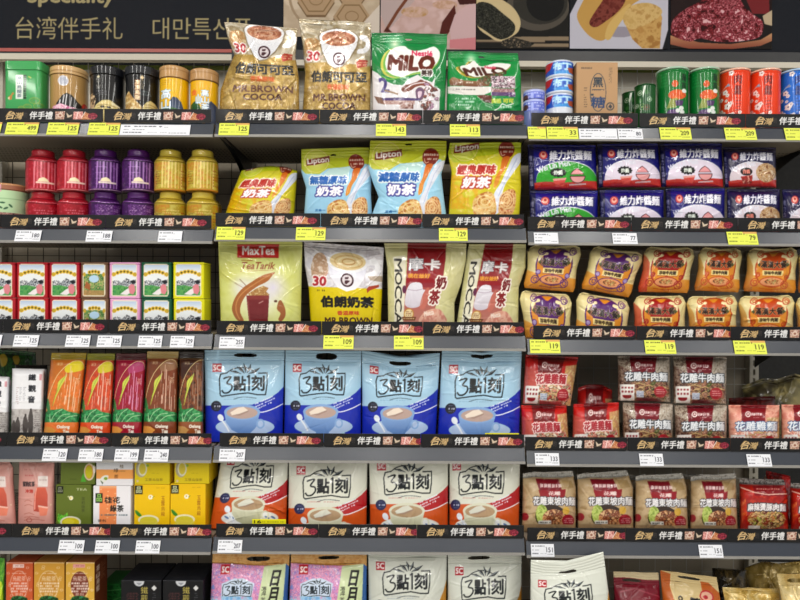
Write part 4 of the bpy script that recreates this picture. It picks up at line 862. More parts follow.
def art_teabox(kind):
    if kind == 'green':
        a = Art(0, 455, 7.27, (405, 215, 660, 497), '6c7a30')
        a.R(412, 226, 458, 280, '16180e'); a.T('品', 418, 234, 450, 270, 'd8dcc0', bold=1.5); a.E(515, 312, 15, 16, 'f0ecd0'); a.E(512, 312, 6, 6, 'e0c848'); a.E(495, 302, 6, 6, 'c8cca0'); a.T('TEA', 552, 240, 632, 258, 'dfe2c8', bold=1.2)
        a.T('茉莉綠茶', 592, 302, 616, 416, '454c28', bold=1, vert=True); a.P([(415, 470), (420, 425), (460, 440), (490, 415), (492, 440), (450, 470), (430, 497)], {'c': ['58b838', '8cd048', '3c8c2c'], 'n': 12})
        a.E(512, 486, 76, 42, 'e4e2cc'); a.E(512, 488, 64, 34, 'd4c41c'); a.E(500, 484, 40, 20, 'e0d440')
    elif kind == 'greentop':
        a = Art(0, 455, 7.27, (440, 40, 695, 208), '68762e'); a.E(654, 122, 40, 62, 'd8c8b0'); a.E(652, 122, 30, 52, 'cc9c3c'); a.E(650, 124, 24, 44, 'c8c020'); a.P([(590, 195), (600, 150), (615, 130), (622, 170), (630, 195)], '58a838')
        a.M(500, 170, 560, 182, 1, '4c5a20'); a.E(688, 105, 8, 30, 'e8e0d4')
    elif kind == 'orange':
        a = Art(90, 455, 6.4, (20, 198, 262, 438), 'eceaee')
        a.R(60, 198, 170, 438, 'ee9660'); a.R(60, 198, 170, 212, 'f0b080'); a.R(35, 245, 80, 306, '14140e'); a.T('品', 42, 252, 74, 298, '9ccc70', bold=2)
        a.T('桂花', 94, 268, 192, 308, '2a2a28', bold=1.6); a.T('綠茶', 130, 320, 216, 362, '2a2a28', bold=1.6); a.M(70, 376, 236, 390, 1, '5c7078', fill=.85); a.T('茶包', 50, 412, 104, 430, '1c1c18', bold=1.2)
        for i in range(16): a.E(70 + (i * 47) % 95, 220 + (i * 71) % 200, 5, 4, 'f6c898')
    elif kind == 'orangetop':
        a = Art(90, 455, 6.4, (38, 30, 275, 188), 'dfe0e4'); a.R(38, 92, 275, 152, 'eca860'); a.R(38, 152, 275, 188, 'e8e6ea'); a.P([(60, 165), (80, 135), (115, 130), (112, 155), (85, 178)], 'e8e8e0', sm=True); a.P([(65, 160), (85, 178), (78, 186)], '2c4c20'); a.E(100, 150, 12, 10, '8cac38')
        a.T('桂', 190, 60, 216, 84, '4c3c20', bold=.8); a.T('綠', 152, 85, 182, 110, '3c2c18', bold=.8); a.T('茶', 154, 125, 182, 150, '5c3410', bold=.8); a.M(190, 98, 225, 108, 1, '6c4c28')
    elif kind == 'yellow':
        a = Art(90, 455, 6.4, (282, 188, 512, 438), 'ecc40c')
        a.R(286, 194, 336, 250, '14140e'); a.T('品', 294, 202, 328, 242, 'c8cca0', bold=2); a.E(388, 268, 16, 15, 'f6f2d8'); a.E(386, 266, 5, 5, 'd8a820'); a.L([(400, 272), (412, 262)], 4, '8c8c30'); a.M(425, 205, 480, 215, 1, 'c09018')
        a.T('玉露烏龍', 456, 260, 480, 390, '9c5c1c', bold=1.2, vert=True); a.P([(288, 352), (305, 358), (330, 385), (312, 392), (292, 372)], '3c8c2c', sm=True)
        a.E(375, 414, 68, 32, 'ece8c8'); a.E(375, 418, 56, 26, 'd8cc3c'); a.P([(310, 438), (322, 415), (430, 415), (440, 438)], 'dcd04c', al=.8)
    else:
        a = Art(90, 455, 6.4, (283, 30, 512, 188), 'd9c416'); a.E(326, 90, 36, 52, 'b0a890'); a.E(334, 88, 30, 46, 'd8d8c0'); a.E(334, 88, 22, 36, 'd0c048'); a.E(302, 166, 8, 8, 'd8c0a0'); a.T('玉露烏龍茶', 350, 148, 468, 166, '7c6810', bold=1.2); a.M(395, 112, 450, 122, 1, 'b8a010'); a.R(360, 60, 376, 74, '8cb03c')
    return a
def art_lowbox(kind):
    base, ink, ov = {'red': ('cc6438', 'ecd4cc', 'd4683c'), 'amber': ('d2a040', 'ecdcc4', 'cc963c'), 'oval': ('dcb04c', 'f2e4dc', '84402c')}[kind]
    a = Art(0, 545, 6.667, (437, 115, 628, 470), base)
    for i in range(26): a.ring(440 + (i * 53) % 190, 120 + (i * 37) % 340, 9, 6, 2, ink)
    a.P([(437, 115), (628, 115), (628, 121), (437, 121)], ink, al=.5)
    if kind != 'amber': a.R(486, 126, 566, 150, 'e8a8a4' if kind == 'oval' else 'f0d4cc'); a.M(492, 132, 560, 146, 1, 'b05c58')
    a.E(530, 265, 66, 96, 'e8c880' if kind == 'oval' else ink, al=.5); a.E(530, 265, 60, 90, ov)
    a.M(480, 182, 582, 196, 1, ink); a.T('烏龍茶', 484, 206, 576, 240, ink, bold=1.2); a.M(476, 244, 586, 316, 4, ink, al=.9, fill=.85); a.T('茶包', 500, 318, 560, 340, ink, bold=.8)
    a.P([(470, 360), (485, 342), (520, 335), (560, 340), (590, 352), (600, 400), (470, 400)], {'c': ['1c4c24', '0e3018', '3c7c34', '2c8c7c'], 'n': 14}); a.M(480, 410, 590, 450, 3, ink)
    return a
def art_lowbox_side():
    a = Art(0, 545, 6.667, (628, 115, 700, 470), '7c4024')
    a.T('高山烏龍', 640, 150, 656, 330, 'e8d4c4', bold=1.5, vert=True); a.M(665, 150, 685, 270, 9, 'b88868'); return a
def art_blackbox():
    a = Art(0, 530, 3.636, (445, 182, 595, 420), '14151a')
    a.E(512, 186, 19, 17, 'd0d2d6'); a.R(445, 182, 595, 184, '2c2e34'); a.P([(500, 190), (512, 200), (524, 190)], '9ca0a8')
    a.T('鐵觀音', 519, 203, 545, 290, 'd8c868', bold=.7, vert=True); a.P([(568, 199), (578, 209), (568, 219), (558, 209)], 'dcdcdc'); a.M(562, 226, 572, 290, 9, '6c6e74')
    for x in range(466, 508, 11): a.M(x, 226, x + 7, 300, 12, '8c4c48')
    return a
def art_strip():
    "black shelf edge strip: 107 x 13 photo pixels; window in photo pixels from its left end"
    a = Art(0, 0, 1, (0, 0, 107, 13.4), '1a1a1d', s=6)
    a.T('台', 10.5, 3.0, 18.8, 11.0, 'dcc090', bold=.32, shear=.45, rot=-.12); a.T('灣', 18.6, 4.4, 26.8, 11.2, 'ccb080', bold=.2, shear=.35)
    a.L([(9.8, 8.6), (14, 3.2), (18, 6)], .9, 'b89c70', sm=True); a.L([(20, 10.8), (25.6, 5), (27.4, 4.2)], .7, 'a08860', sm=True)
    a.T('的', 28, 4, 31, 9.5, '5a5450', bold=.05)
    a.T('伴手禮', 33.6, 3.2, 56.4, 10.9, 'e4e4e4', bold=.3, shear=.12)
    x = lambda u: 59 + u * 41
    a.P([(x(0), 3), (x(.24), 2.8), (x(.22), 11), (x(0), 11)], {'c': ['a88068', 'dcc4b4', '8c5448', 'e4d4c8'], 'n': 2}); a.E(x(.12), 7, 2.8, 2.4, 'd8c4b4'); a.E(x(.12), 7, 1.3, 1.1, '9c6454')
    a.P([(x(.24), 2.8), (x(.45), 3), (x(.43), 11), (x(.22), 11)], '26211f'); a.P([(x(.27), 4), (x(.34), 7), (x(.42), 6), (x(.40), 8), (x(.3), 9.4)], 'd0c0ac'); a.L([(x(.25), 9.6), (x(.42), 9)], .5, '6c5c50')
    a.P([(x(.45), 3.2), (x(.68), 3), (x(.66), 11), (x(.43), 11)], {'c': ['cc8480', 'ecc4bc', 'b46460', 'e8b0a8'], 'n': 1.8}); a.L([(x(.56), 3), (x(.52), 10)], .7, 'f0e4e0')
    a.P([(x(.62), 11), (x(.72), 3.4), (x(.88), 6), (x(.94), 11)], {'c': ['c88c60', 'b46c44', 'e0b48c', '9c5838'], 'n': 2}); a.L([(x(.63), 10), (x(.73), 3.2)], .7, 'e8dcd4')
    a.E(x(.91), 7.6, 4.8, 3.2, {'c': ['98283c', '68162a', 'b4485c', '541020'], 'n': 1.5}); a.L([(59, 12), (100, 12)], .4, '3c3834')
    return a
def art_ticket(col, price):
    "30 x 15 photo pixels"
    bg = 'e0e768' if col == 'y' else 'e4e6ec'
    a = Art(0, 0, 1, (0, 0, 30, 15), bg, s=7)
    ink = '5c6030' if col == 'y' else '50525c'
    if col == 'y':
        a.R(16, 0, 30, 2.2, 'd8a070', al=.8)
    a.M(1.6, 1.4, 17, 3.6, 1, ink, fill=.8); a.M(1.6, 6.2, 12, 8.2, 1, ink, al=.6); a.M(1.4, 10, 9, 12.2, 1, ink, fill=.75); a.M(11, 10.4, 20, 12, 1, ink, al=.45); a.M(17, 3.0, 20.5, 4.6, 1, ink, al=.6)
    if price: a.T(price, 20 if len(price) > 2 else 22, 4.2, 28, 9.6, ink, bold=.12)
    a.M(21, 11, 28.4, 12.8, 1, ink, al=.7)
    return a
# ---------------------------------------------------------------- sign above the shelves
def art_sign():
    a = Art(0, 0, 1, (-70, -60, 875, 50), '22252d', s=3)
    gold = 'aca07a'
    a.T('Speciality', 28, -10.2, 114, 7.2, gold, bold=.65)
    a.T('台湾伴手礼', 16, 17.5, 123, 40.5, gold, bold=.12); a.T('대만특산품', 153, 17.8, 252, 40, gold, bold=.2)
    return a
def art_photo(i):
    if i == 0:      # moulded pastries
        a = Art(280, 0, 4, (14, -150, 402, 150), 'cbb9a4', s=3)
        a.R(14, -150, 402, 150, {'c': ['d2c2ae', 'c0ae98', 'cabaa4'], 'n': 80}); a.ring(150, -20, 112, 130, 10, 'a8937a')
        for cx, cy in ((145, 5), (290, -45), (290, 70), (5 + 0, 60)):
            h = [(cx + 76 * math.cos(k * math.pi / 3), cy + 66 * math.sin(k * math.pi / 3)) for k in range(6)]; h2 = [(cx + 60 * math.cos(k * math.pi / 3), cy - 3 + 52 * math.sin(k * math.pi / 3)) for k in range(6)]
            if cx > 20: a.P([(x, y + 9) for x, y in h], '80684e'); a.P(h, 'b49a7c'); a.L(h2 + h2[:1], 5, '8e7454'); a.ring(cx, cy - 3, 26, 20, 4, '967c5c')
        a.P([(330, 100), (402, 20), (402, 150), (330, 150)], 'd8ccc0'); return a
    if i == 1:      # pale pink slabs on wood
        a = Art(280, 0, 4, (404, -150, 784, 200), 'cdb0ac', s=3)
        a.R(404, -150, 784, 200, {'c': ['d2b6b4', 'c8aaa4', 'd8bebc'], 'n': 70}); a.P([(404, -150), (500, -150), (560, -20), (430, 130), (404, 60)], 'bdaaa8'); a.L([(520, -20), (470, 50), (425, 125)], 12, '7c4a34'); a.P([(415, 130), (430, 110), (450, 132)], '5c2c20')
        a.E(540, 50, 55, 22, {'c': ['b89468', 'c8a894', 'd0b0a4'], 'n': 18}); a.E(660, 20, 50, 18, {'c': ['c09c84', 'd0b0a4'], 'n': 18}); a.P([(640, 135), (650, 90), (700, 20), (705, 60), (690, 110), (665, 150)], '5c2820')
        a.P([(700, 60), (784, -10), (784, 190), (690, 190), (680, 120)], 'd0b2b4'); a.P([(710, 0), (784, -50), (784, 15), (720, 20)], '4c2420'); a.P([(680, 160), (784, 150), (784, 200), (680, 195)], 'd08a90'); return a
    if i == 2:      # loose black tea in a wooden scoop
        a = Art(470, 0, 4, (26, -150, 394, 198), '23221f', s=3)
        a.E(270, 30, 125, 95, '5c564e'); a.E(280, 15, 108, 84, '3a3833'); a.E(300, 10, 75, 76, '1c1c1c')
        for x0, y0, x1, y1 in ((150, 150, 394, 165), (26, 162, 300, 172), (190, 178, 394, 190)): a.P([(x0, y0), (x1, y0 - 3), (x1, y1), (x0, y1)], '93826c'); a.L([(x0, y1), (x1, y1)], 3, '4c4036')
        a.P([(26, -60), (110, -10), (170, 30), (200, 80), (195, 125), (165, 150), (120, 168), (80, 150), (26, 95)], 'cdbb94', sm=True)
        a.P([(26, 20), (75, 15), (130, 55), (178, 100), (170, 140), (120, 160), (60, 125), (26, 95)], {'c': ['171714', '4a4a42', '14140f', '5c5c50', '1c1c18'], 'n': 8}, sm=True)
        a.P([(130, 165), (170, 150), (260, 175), (240, 190), (160, 195), (125, 185)], {'c': ['1c1c18', '4a4640', '23211c', '8c7c68'], 'n': 7}); return a
    if i == 3:      # filled golden cakes on a white plate
        a = Art(470, 0, 4, (400, -150, 792, 198), '1e2026', s=3)
        a.P([(400, 60), (410, 40), (450, -40), (520, -150), (792, -150), (792, 120), (770, 198), (400, 198)], 'c2c0cc')
        a.E(600, 130, 60, 22, '8c8490', al=.7); a.P([(430, 80), (440, 30), (500, -60), (600, -60), (680, -10), (640, 30), (560, 140), (520, 166), (470, 140)], 'c29c5a', sm=True); a.P([(478, 90), (520, 20), (560, -30), (620, -10), (600, 40), (540, 90), (500, 112)], {'c': ['6c2c24', '84443a', '5c221c'], 'n': 20}, sm=True)
        a.P([(540, 150), (560, 90), (630, 20), (640, 35), (590, 110), (560, 160)], 'd0b070', sm=True)
        a.P([(612, 80), (640, 30), (700, 15), (752, 30), (768, 70), (760, 195), (690, 196), (650, 160)], {'c': ['b88e54', 'c8a468', 'a87c44'], 'n': 30}, sm=False); a.P([(612, 80), (650, 120), (740, 80), (768, 50), (750, 25), (700, 12), (640, 28)], {'c': ['c4a468', 'd0b27a', 'b8945a'], 'n': 26}, sm=True)
        return a
    a = Art(640, 0, 5, (152, -150, 658, 248), '24201f', s=3)       # glossy dark red dried fruit on a rim
    a.P([(152, 120), (152, -150), (658, -150), (658, 60), (600, 60)], '2c1d1d'); a.P([(520, -20), (640, -40), (645, 70), (560, 70)], '7c2c30'); a.P([(610, 80), (658, 50), (658, 130), (620, 120)], 'c0ae94')
    a.P([(152, 180), (300, 215), (450, 222), (600, 200), (658, 165), (658, 205), (600, 230), (450, 248), (250, 248), (152, 225)], ['c49c74', '8c4c3c'])
    a.P([(155, 170), (165, 100), (230, 45), (310, 0), (350, -60), (470, -60), (510, 20), (560, 70), (610, 110), (600, 180), (520, 205), (400, 212), (300, 195), (250, 210), (190, 195)], {'c': ['3c1014', '8c2c34', '5c1820', 'c87c84', '6c1c28', 'a44450', 'dcb4b8'], 'n': 24, 's': 41}, sm=True)
    return a
# ================================================================ the place
def struct(name, me, mat):
    o = link(name, me, mat); o['kind'] = 'structure'; return o
BAYS = {'L': (-99, 213.2), 'M': (215.2, 525.2), 'R': (527.2, 839)}
RB = {'L': (136.2, 242.8, 347.9, 461.8, 553.5), 'M': (137.2, 241.5, 349.9, 462.6, 553.8), 'R': (140.8, 245.3, 354.6, 466.6, 557.8)}
CEN = {'L': 106, 'M': 369, 'R': 665}
RH = .042        # height of the price rail
TILT = .012      # how far its foot stands forward
RV = .0365       # visible rail height below the deck level
ZR = {b: [float(P(CEN[b], y, -TILT)[1]) for y in RB[b]] for b in 'LMR'}
DK = {b: [z + RH for z in ZR[b]] for b in 'LMR'}          # deck tops
ZBASE = float(P(400, 664, .02)[1])
BX = {b: (float(P(x0, 300, 0)[0]), float(P(x1, 300, 0)[0])) for b, (x0, x1) in BAYS.items()}
DEPTH = .42

m = bpy.data.materials.new('perforated_deck'); m.use_nodes = True; nt = m.node_tree; bs = nt.nodes['Principled BSDF']
bs.inputs['Roughness'].default_value = .5
tc = nt.nodes.new('ShaderNodeTexCoord'); sx = nt.nodes.new('ShaderNodeSeparateXYZ'); nt.links.new(tc.outputs['Object'], sx.inputs[0])
def mth(op, a, b=None):
    n = nt.nodes.new('ShaderNodeMath'); n.operation = op
    for i, v in enumerate((a, b)):
        if v is None: continue
        if isinstance(v, (int, float)): n.inputs[i].default_value = v
        else: nt.links.new(v, n.inputs[i])
    return n.outputs[0]
fx = mth('SUBTRACT', mth('FRACT', mth('MULTIPLY', sx.outputs[0], 80)), .5); fy = mth('SUBTRACT', mth('FRACT', mth('MULTIPLY', sx.outputs[1], 40)), .5)
dd = mth('ADD', mth('MULTIPLY', fx, fx), mth('MULTIPLY', fy, fy)); holem = mth('MULTIPLY', mth('LESS_THAN', dd, .07), mth('GREATER_THAN', sx.outputs[1], .2))
mx = nt.nodes.new('ShaderNodeMix'); mx.data_type = 'RGBA'; nt.links.new(holem, mx.inputs['Factor']); mx.inputs['A'].default_value = (*lin(hx('857b6c')), 1); mx.inputs['B'].default_value = (*lin(hx('26221e')), 1)
nt.links.new(mx.outputs['Result'], bs.inputs['Base Color']); M_PERF = m

CARRY = [['tea tins, canisters and a green square tin', 'cocoa and malt drink bags', 'tall cans, brown box and blue cans'],
         ['red, purple and yellow jar-shaped tins', 'yellow and blue milk tea pouches', 'navy bean-paste noodle packs'],
         ['small square tea tins with picture fronts', 'pale green, white and maroon tea bags', 'cream noodle bags with round arches'],
         ['tall leaf-printed tea bags', 'light blue handled milk tea bags', 'red, grey and pink noodle packs'],
         ['yellow, green and orange tea boxes', 'white and orange milk tea bags', 'tan pork noodle packs']]
for bi, b in enumerate('LMR'):
    x0, x1 = BX[b]
    for i in range(5):
        zr = ZR[b][i]; zd = DK[b][i]; xc = (x0 + x1) / 2; w = (x1 - x0) / 2
        r = root('store_shelf', (xc, 0, zd), 'grey metal shelf carrying the ' + CARRY[i][bi], 'shelf', 'metal display shelves')
        link('deck', boxmesh('deck', [(-w + .002, .004, -.022, w - .002, DEPTH - .012, -.0005)]), M_PERF, r)
        rail = extrude_x('price_rail', [(0, 0), (.004, .0), (.004, -.022), (-TILT + .004, -RV), (-TILT, -RV)], -w, w); link('price_rail', rail, M_RAIL, r)
        link('rail_lip', boxmesh('rail_lip', [(-w, -TILT - .003, -RV - .0068, w, -TILT + .006, -RV + .0005)]), M_LIP, r)
        for s in (-1, 1):
            t = np.linspace(0, 1, 12); curve = [(.03 + (DEPTH - .045) * q, -.0225 - .10 * q ** 2.2) for q in t]
            pr = [(DEPTH - .015, -.0225)] + [(a, z) for a, z in curve[::-1]]
            br = extrude_x('shelf_bracket', pr, s * (w - .004) - .0015, s * (w - .004) + .0015); link('shelf_bracket', br, M_BLACK, r)
    base = root('base_shelf', ((x0 + x1) / 2, 0, ZBASE), {'L': 'grey base shelf under the black and orange tea boxes', 'M': 'grey base shelf under the pink blossom bags', 'R': 'grey base shelf under the dark red and gold bags'}[b], 'shelf', 'metal base shelves')
    w = (x1 - x0) / 2; link('deck', boxmesh('deck', [(-w, -.12, -.025, w, DEPTH - .012, -.0005)]), M_DECK, base)
    link('kick_plate', boxmesh('kick_plate', [(-w, -.09, -ZBASE + .001, w, -.075, -.0255)]), M_GREY, base)

# uprights: slotted posts between the bays
for k, xb in enumerate((BX['L'][0] - .002, (BX['L'][1] + BX['M'][0]) / 2, (BX['M'][1] + BX['R'][0]) / 2, BX['R'][1] + .002)):
    zt = float(P(400, 58, .43)[1]); me = boxmesh('slotted_upright', [(-.016, DEPTH, 0, -.004, DEPTH + .03, zt), (.004, DEPTH, 0, .016, DEPTH + .03, zt), (-.004, DEPTH + .012, 0, .004, DEPTH + .03, zt)] +
        [(-.004, DEPTH, z, .004, DEPTH + .012, z + .012) for z in np.arange(.05, zt - .02, .032)])
    o = link('slotted_upright', me, M_POST, None, (xb, 0, .001)); tag(o, ['slotted steel upright at the far left end', 'slotted steel upright between cocoa bags and yellow canister', 'slotted steel upright behind the blue and red bag gap', 'slotted steel upright behind the olive film bag'][k], 'upright', 'slotted uprights')
# back panels, open at the very top, with wire grids in front
ZP = float(P(400, 71.5, DEPTH + .04)[1])
M_PANEL = node_mat('panel_taupe', .6, base='a89e8c', vary=.05, bscale=4)
M_PANELR = node_mat('panel_cream', .6, base='cfc9ba', vary=.04, bscale=4)
XL, XR = BX['L'][0] - .3, BX['R'][1] + .02
struct('wall_back', boxmesh('wall_back', [(XL, DEPTH + .034, 0, XR, DEPTH + .044, float(P(400, 128, DEPTH)[1]))]), M_PANEL)
struct('wall_top', boxmesh('wall_top', [(XL, DEPTH + .034, float(P(400, 128, DEPTH)[1]) + .0005, XR, DEPTH + .044, ZP)]), M_PANELR)
struct('trim_panel', boxmesh('trim_panel', [(XL, DEPTH + .028, ZP - .004, XR, DEPTH + .0335, ZP + .013)]), node_mat('olive_edge', .5, base='8a9a4c', vary=.05))
struct('wall_rear', boxmesh('wall_rear', [(-4, 1.1, 0, 4, 1.14, 3.12)]), node_mat('rear_dark', .8, base='1a1a1a'))
struct('floor', boxmesh('floor', [(-6, -10, -.03, 6, 1.3, 0)]), node_mat('floor_tile', .35, base='c4c1ba', vary=.06, bscale=3))
def wiregrid(name, x0, x1, z0, z1, sp, y, mat, th=.0011):
    bx = [(x - th, y, z0, x + th, y + 2 * th, z1) for x in np.arange(x0 + sp / 2, x1, sp)] + [(x0, y + 2 * th, z - th, x1, y + 4 * th, z + th) for z in np.arange(z0 + sp / 2, z1, sp)]
    return link(name, boxmesh(name, bx), mat)
for b, lb in (('L', 'brown wire grid behind the tea tins'), ('M', 'brown wire grid behind the drink bags'), ('R', 'pale wire grid behind the noodle packs')):
    x0, x1 = BX[b]; o = wiregrid('wire_grid', x0 + .02, x1 - .02, .0, float(P(400, 126, DEPTH)[1]), .056, DEPTH + .004, M_WIREL if b == 'R' else node_mat('wire_dark', .5, base='3a342c')); tag(o, lb, 'wire grid', 'back wire grids')
    o = wiregrid('wire_grid', x0 + .02, x1 - .02, float(P(400, 124, DEPTH)[1]), float(P(400, 60, DEPTH)[1]), .054, DEPTH + .004, M_WIREL); tag(o, lb.replace('brown', 'cream').replace('the tea tins', 'the canisters').replace('the drink bags', 'the cocoa bags').replace('the noodle packs', 'the cans and brown box'), 'wire grid', 'upper wire grids')

# sign
YS = .36
sg = root('header_sign', (0, YS, 0), 'dark header sign with gold lettering and food photographs above the shelves', 'sign')
A = art_sign(); xa, za = P(-70, -60, YS); xb = P(875, 50, YS)[0]; zb_ = float(P(200, 49.3, YS)[1])
w, h = float(xb - xa), float(za) - zb_
nu, nv = 1700, 200; 
o = sheet('sign_board', M_SIGN, sg, A, w, h, .02, ds=K / 1.9 * 1.2); o.location = ((xa + xb) / 2, 0, zb_ - 0); 
ZS = zb_
for i, (x0, x1, y1) in enumerate(((284, 379.5, 37.5), (381, 475.5, 50), (476.5, 568.5, 49.5), (570, 667.5, 49.5), (670.5, 771.3, 49.5))):
    A = art_photo(i); X0, Z0 = P(x0, A.px[1], YS); X1, Z1 = P(x1, y1 if i else 37.5, YS)
    v1 = ((y1 if i else 37.5) - A.px[1]) / (A.px[3] - A.px[1])
    o = sheet('photo_print', M_SIGN, sg, A, float(X1 - X0), float(Z0 - Z1), .0012, v1=min(v1, 1)); o.location = (float(X0 + X1) / 2, -.0032, float(Z1))
    o['label'] = ['moulded pastry photograph', 'pale pink confection photograph', 'black tea scoop photograph', 'filled cake photograph', 'dark red dried fruit photograph'][i]
xl, xm = float(P(-80, 50, YS)[0]), float(P(232, 50, YS)[0])
link('red_edging', boxmesh('red_edging', [(xl, -.004, ZS - .012, xm, .02, ZS - .0005)]), node_mat('red_edging_paint', .4, base='a8483e', vary=.05), sg)
link('dark_edging', boxmesh('dark_edging', [(xl, -.002, ZS - .019, xm, .02, ZS - .0125), (xm + .001, -.002, ZS - .036, float(xb), .02, ZS - .0005)]), M_BLACK, sg)
link('cream_edging', boxmesh('cream_edging', [(xl, -.006, ZS - .040, xm, .02, ZS - .0195), (xm + .001, -.006, ZS - .056, float(xb), .02, ZS - .0365)]), node_mat('cream_edging_paint', .5, base='cfc8b8', vary=.03), sg)

# ================================================================ price strips and tickets
STRIP = art_strip()
def strip(b, i, px, px1, ref):
    wpx = min(px1 - px, 107) - .4; w = wpx * K; x = float(P(px + wpx / 2, RB[b][i] - 20, 0)[0])
    o = root('promo_strip', (x, -.0042, DK[b][i] + .0015), 'black promotional shelf strip with gold and white lettering under ' + ref, 'shelf strip', 'promotional strips along the shelf edges')
    sheet('strip_card', M_CARD, o, STRIP, w, 13.0 * K, .0016, u1=wpx / 107, ds=K / 2.4)
    link('clip_foot', boxmesh('clip_foot', [(-w / 2 + .004, -.0002, -.0012, w / 2 - .004, .0040, -.0001)]), M_BLACK, o)
SR_ = [  # bay, row, starts of the lettering, what stands above each strip
 ('L', 0, (7, 115), ('the square green tin', 'the two yellow canisters')), ('M', 0, (222, 330, 433), ('the left cocoa bag', 'the right cocoa bag', 'the crumpled green malt bag')),
 ('R', 0, (541, 649, 755), ('the brown cardboard box', 'the two large green cans', 'the blue can')),
 ('L', 1, (11.5, 116), ('the red jar tins', 'the yellow jar tins')), ('M', 1, (224, 331, 432), ('the slumped yellow pouch', 'the two light blue pouches', 'the upright yellow pouch')),
 ('R', 1, (537.5, 641, 747.5), ('the green-fronted noodle packs', 'the white-domed noodle packs', 'the noodle-photo packs')),
 ('L', 2, (14, 119), ('the red-framed tea tins', 'the green-framed tea tins')), ('M', 2, (227, 332, 433), ('the maroon cup bag', 'the coffee-cup bag', 'the two maroon-panelled bags')),
 ('R', 2, (543, 646, 740), ('the purple-arch noodle bags', 'the red-arch noodle bags', 'the orange-arch noodle bags')),
 ('L', 3, (18, 122), ('the white brick tea bag', 'the crimson tea bag')), ('M', 3, (230, 334, 431), ('the leftmost light blue bags', 'the sagging light blue bag', 'the blue bag beside red packs')),
 ('R', 3, (535, 637, 740), ('the red noodle packs', 'the grey noodle packs', 'the pink noodle packs')),
 ('L', 4, (23, 121), ('the peach tea bag', 'the yellow tea boxes')), ('M', 4, (226.6, 329, 427), ('the tilted white bag', 'the two middle white bags', 'the white bag beside tan packs')),
 ('R', 4, (537, 635, 737), ('the two left tan packs', 'the two right tan packs', 'the spicy red pack'))]
for b, i, st, refs in SR_:
    s = [x - 10 for x in st]; e = s[1:] + [BAYS[b][1] + (10 if b == 'R' else -1)]
    if b == 'M': s[0] = max(s[0], 216)
    for k, (p, q, rf) in enumerate(zip(s, e, refs)): strip(b, i, p, q, rf)
    if b == 'L' and s[0] > -1:
        strip(b, i, s[0] - 107, s[0], {0: 'the gap left of the green tin', 1: 'the mint green round tin', 2: 'the leftmost cropped tea tins', 3: 'the leftmost cropped white tea bag', 4: 'the cropped peach tea bag'}[i])
TK = {}
def ticket(b, i, x0, x1, col, price, ref, faint=False):
    key = (col, price); TK.setdefault(key, art_ticket(col, price)); a = TK[key]
    hgt = (.0400 if col == 'y' else .0345); wpx = x1 - x0; x = float(P((x0 + x1) / 2, RB[b][i] - 7, -.01)[0])
    o = root('price_ticket', (x, -TILT - .0046, DK[b][i] - RV - .003), ('yellow' if col == 'y' else 'white') + ' price ticket clipped to the rail below ' + ref, 'price ticket', 'price tickets along the shelf rails')
    s = sheet('ticket_card', M_PAPER, o, a, wpx * K, hgt, .0006, ds=K / 2.6); M_ = s
    s.rotation_euler.x = -math.atan2(TILT, RV)
    return o
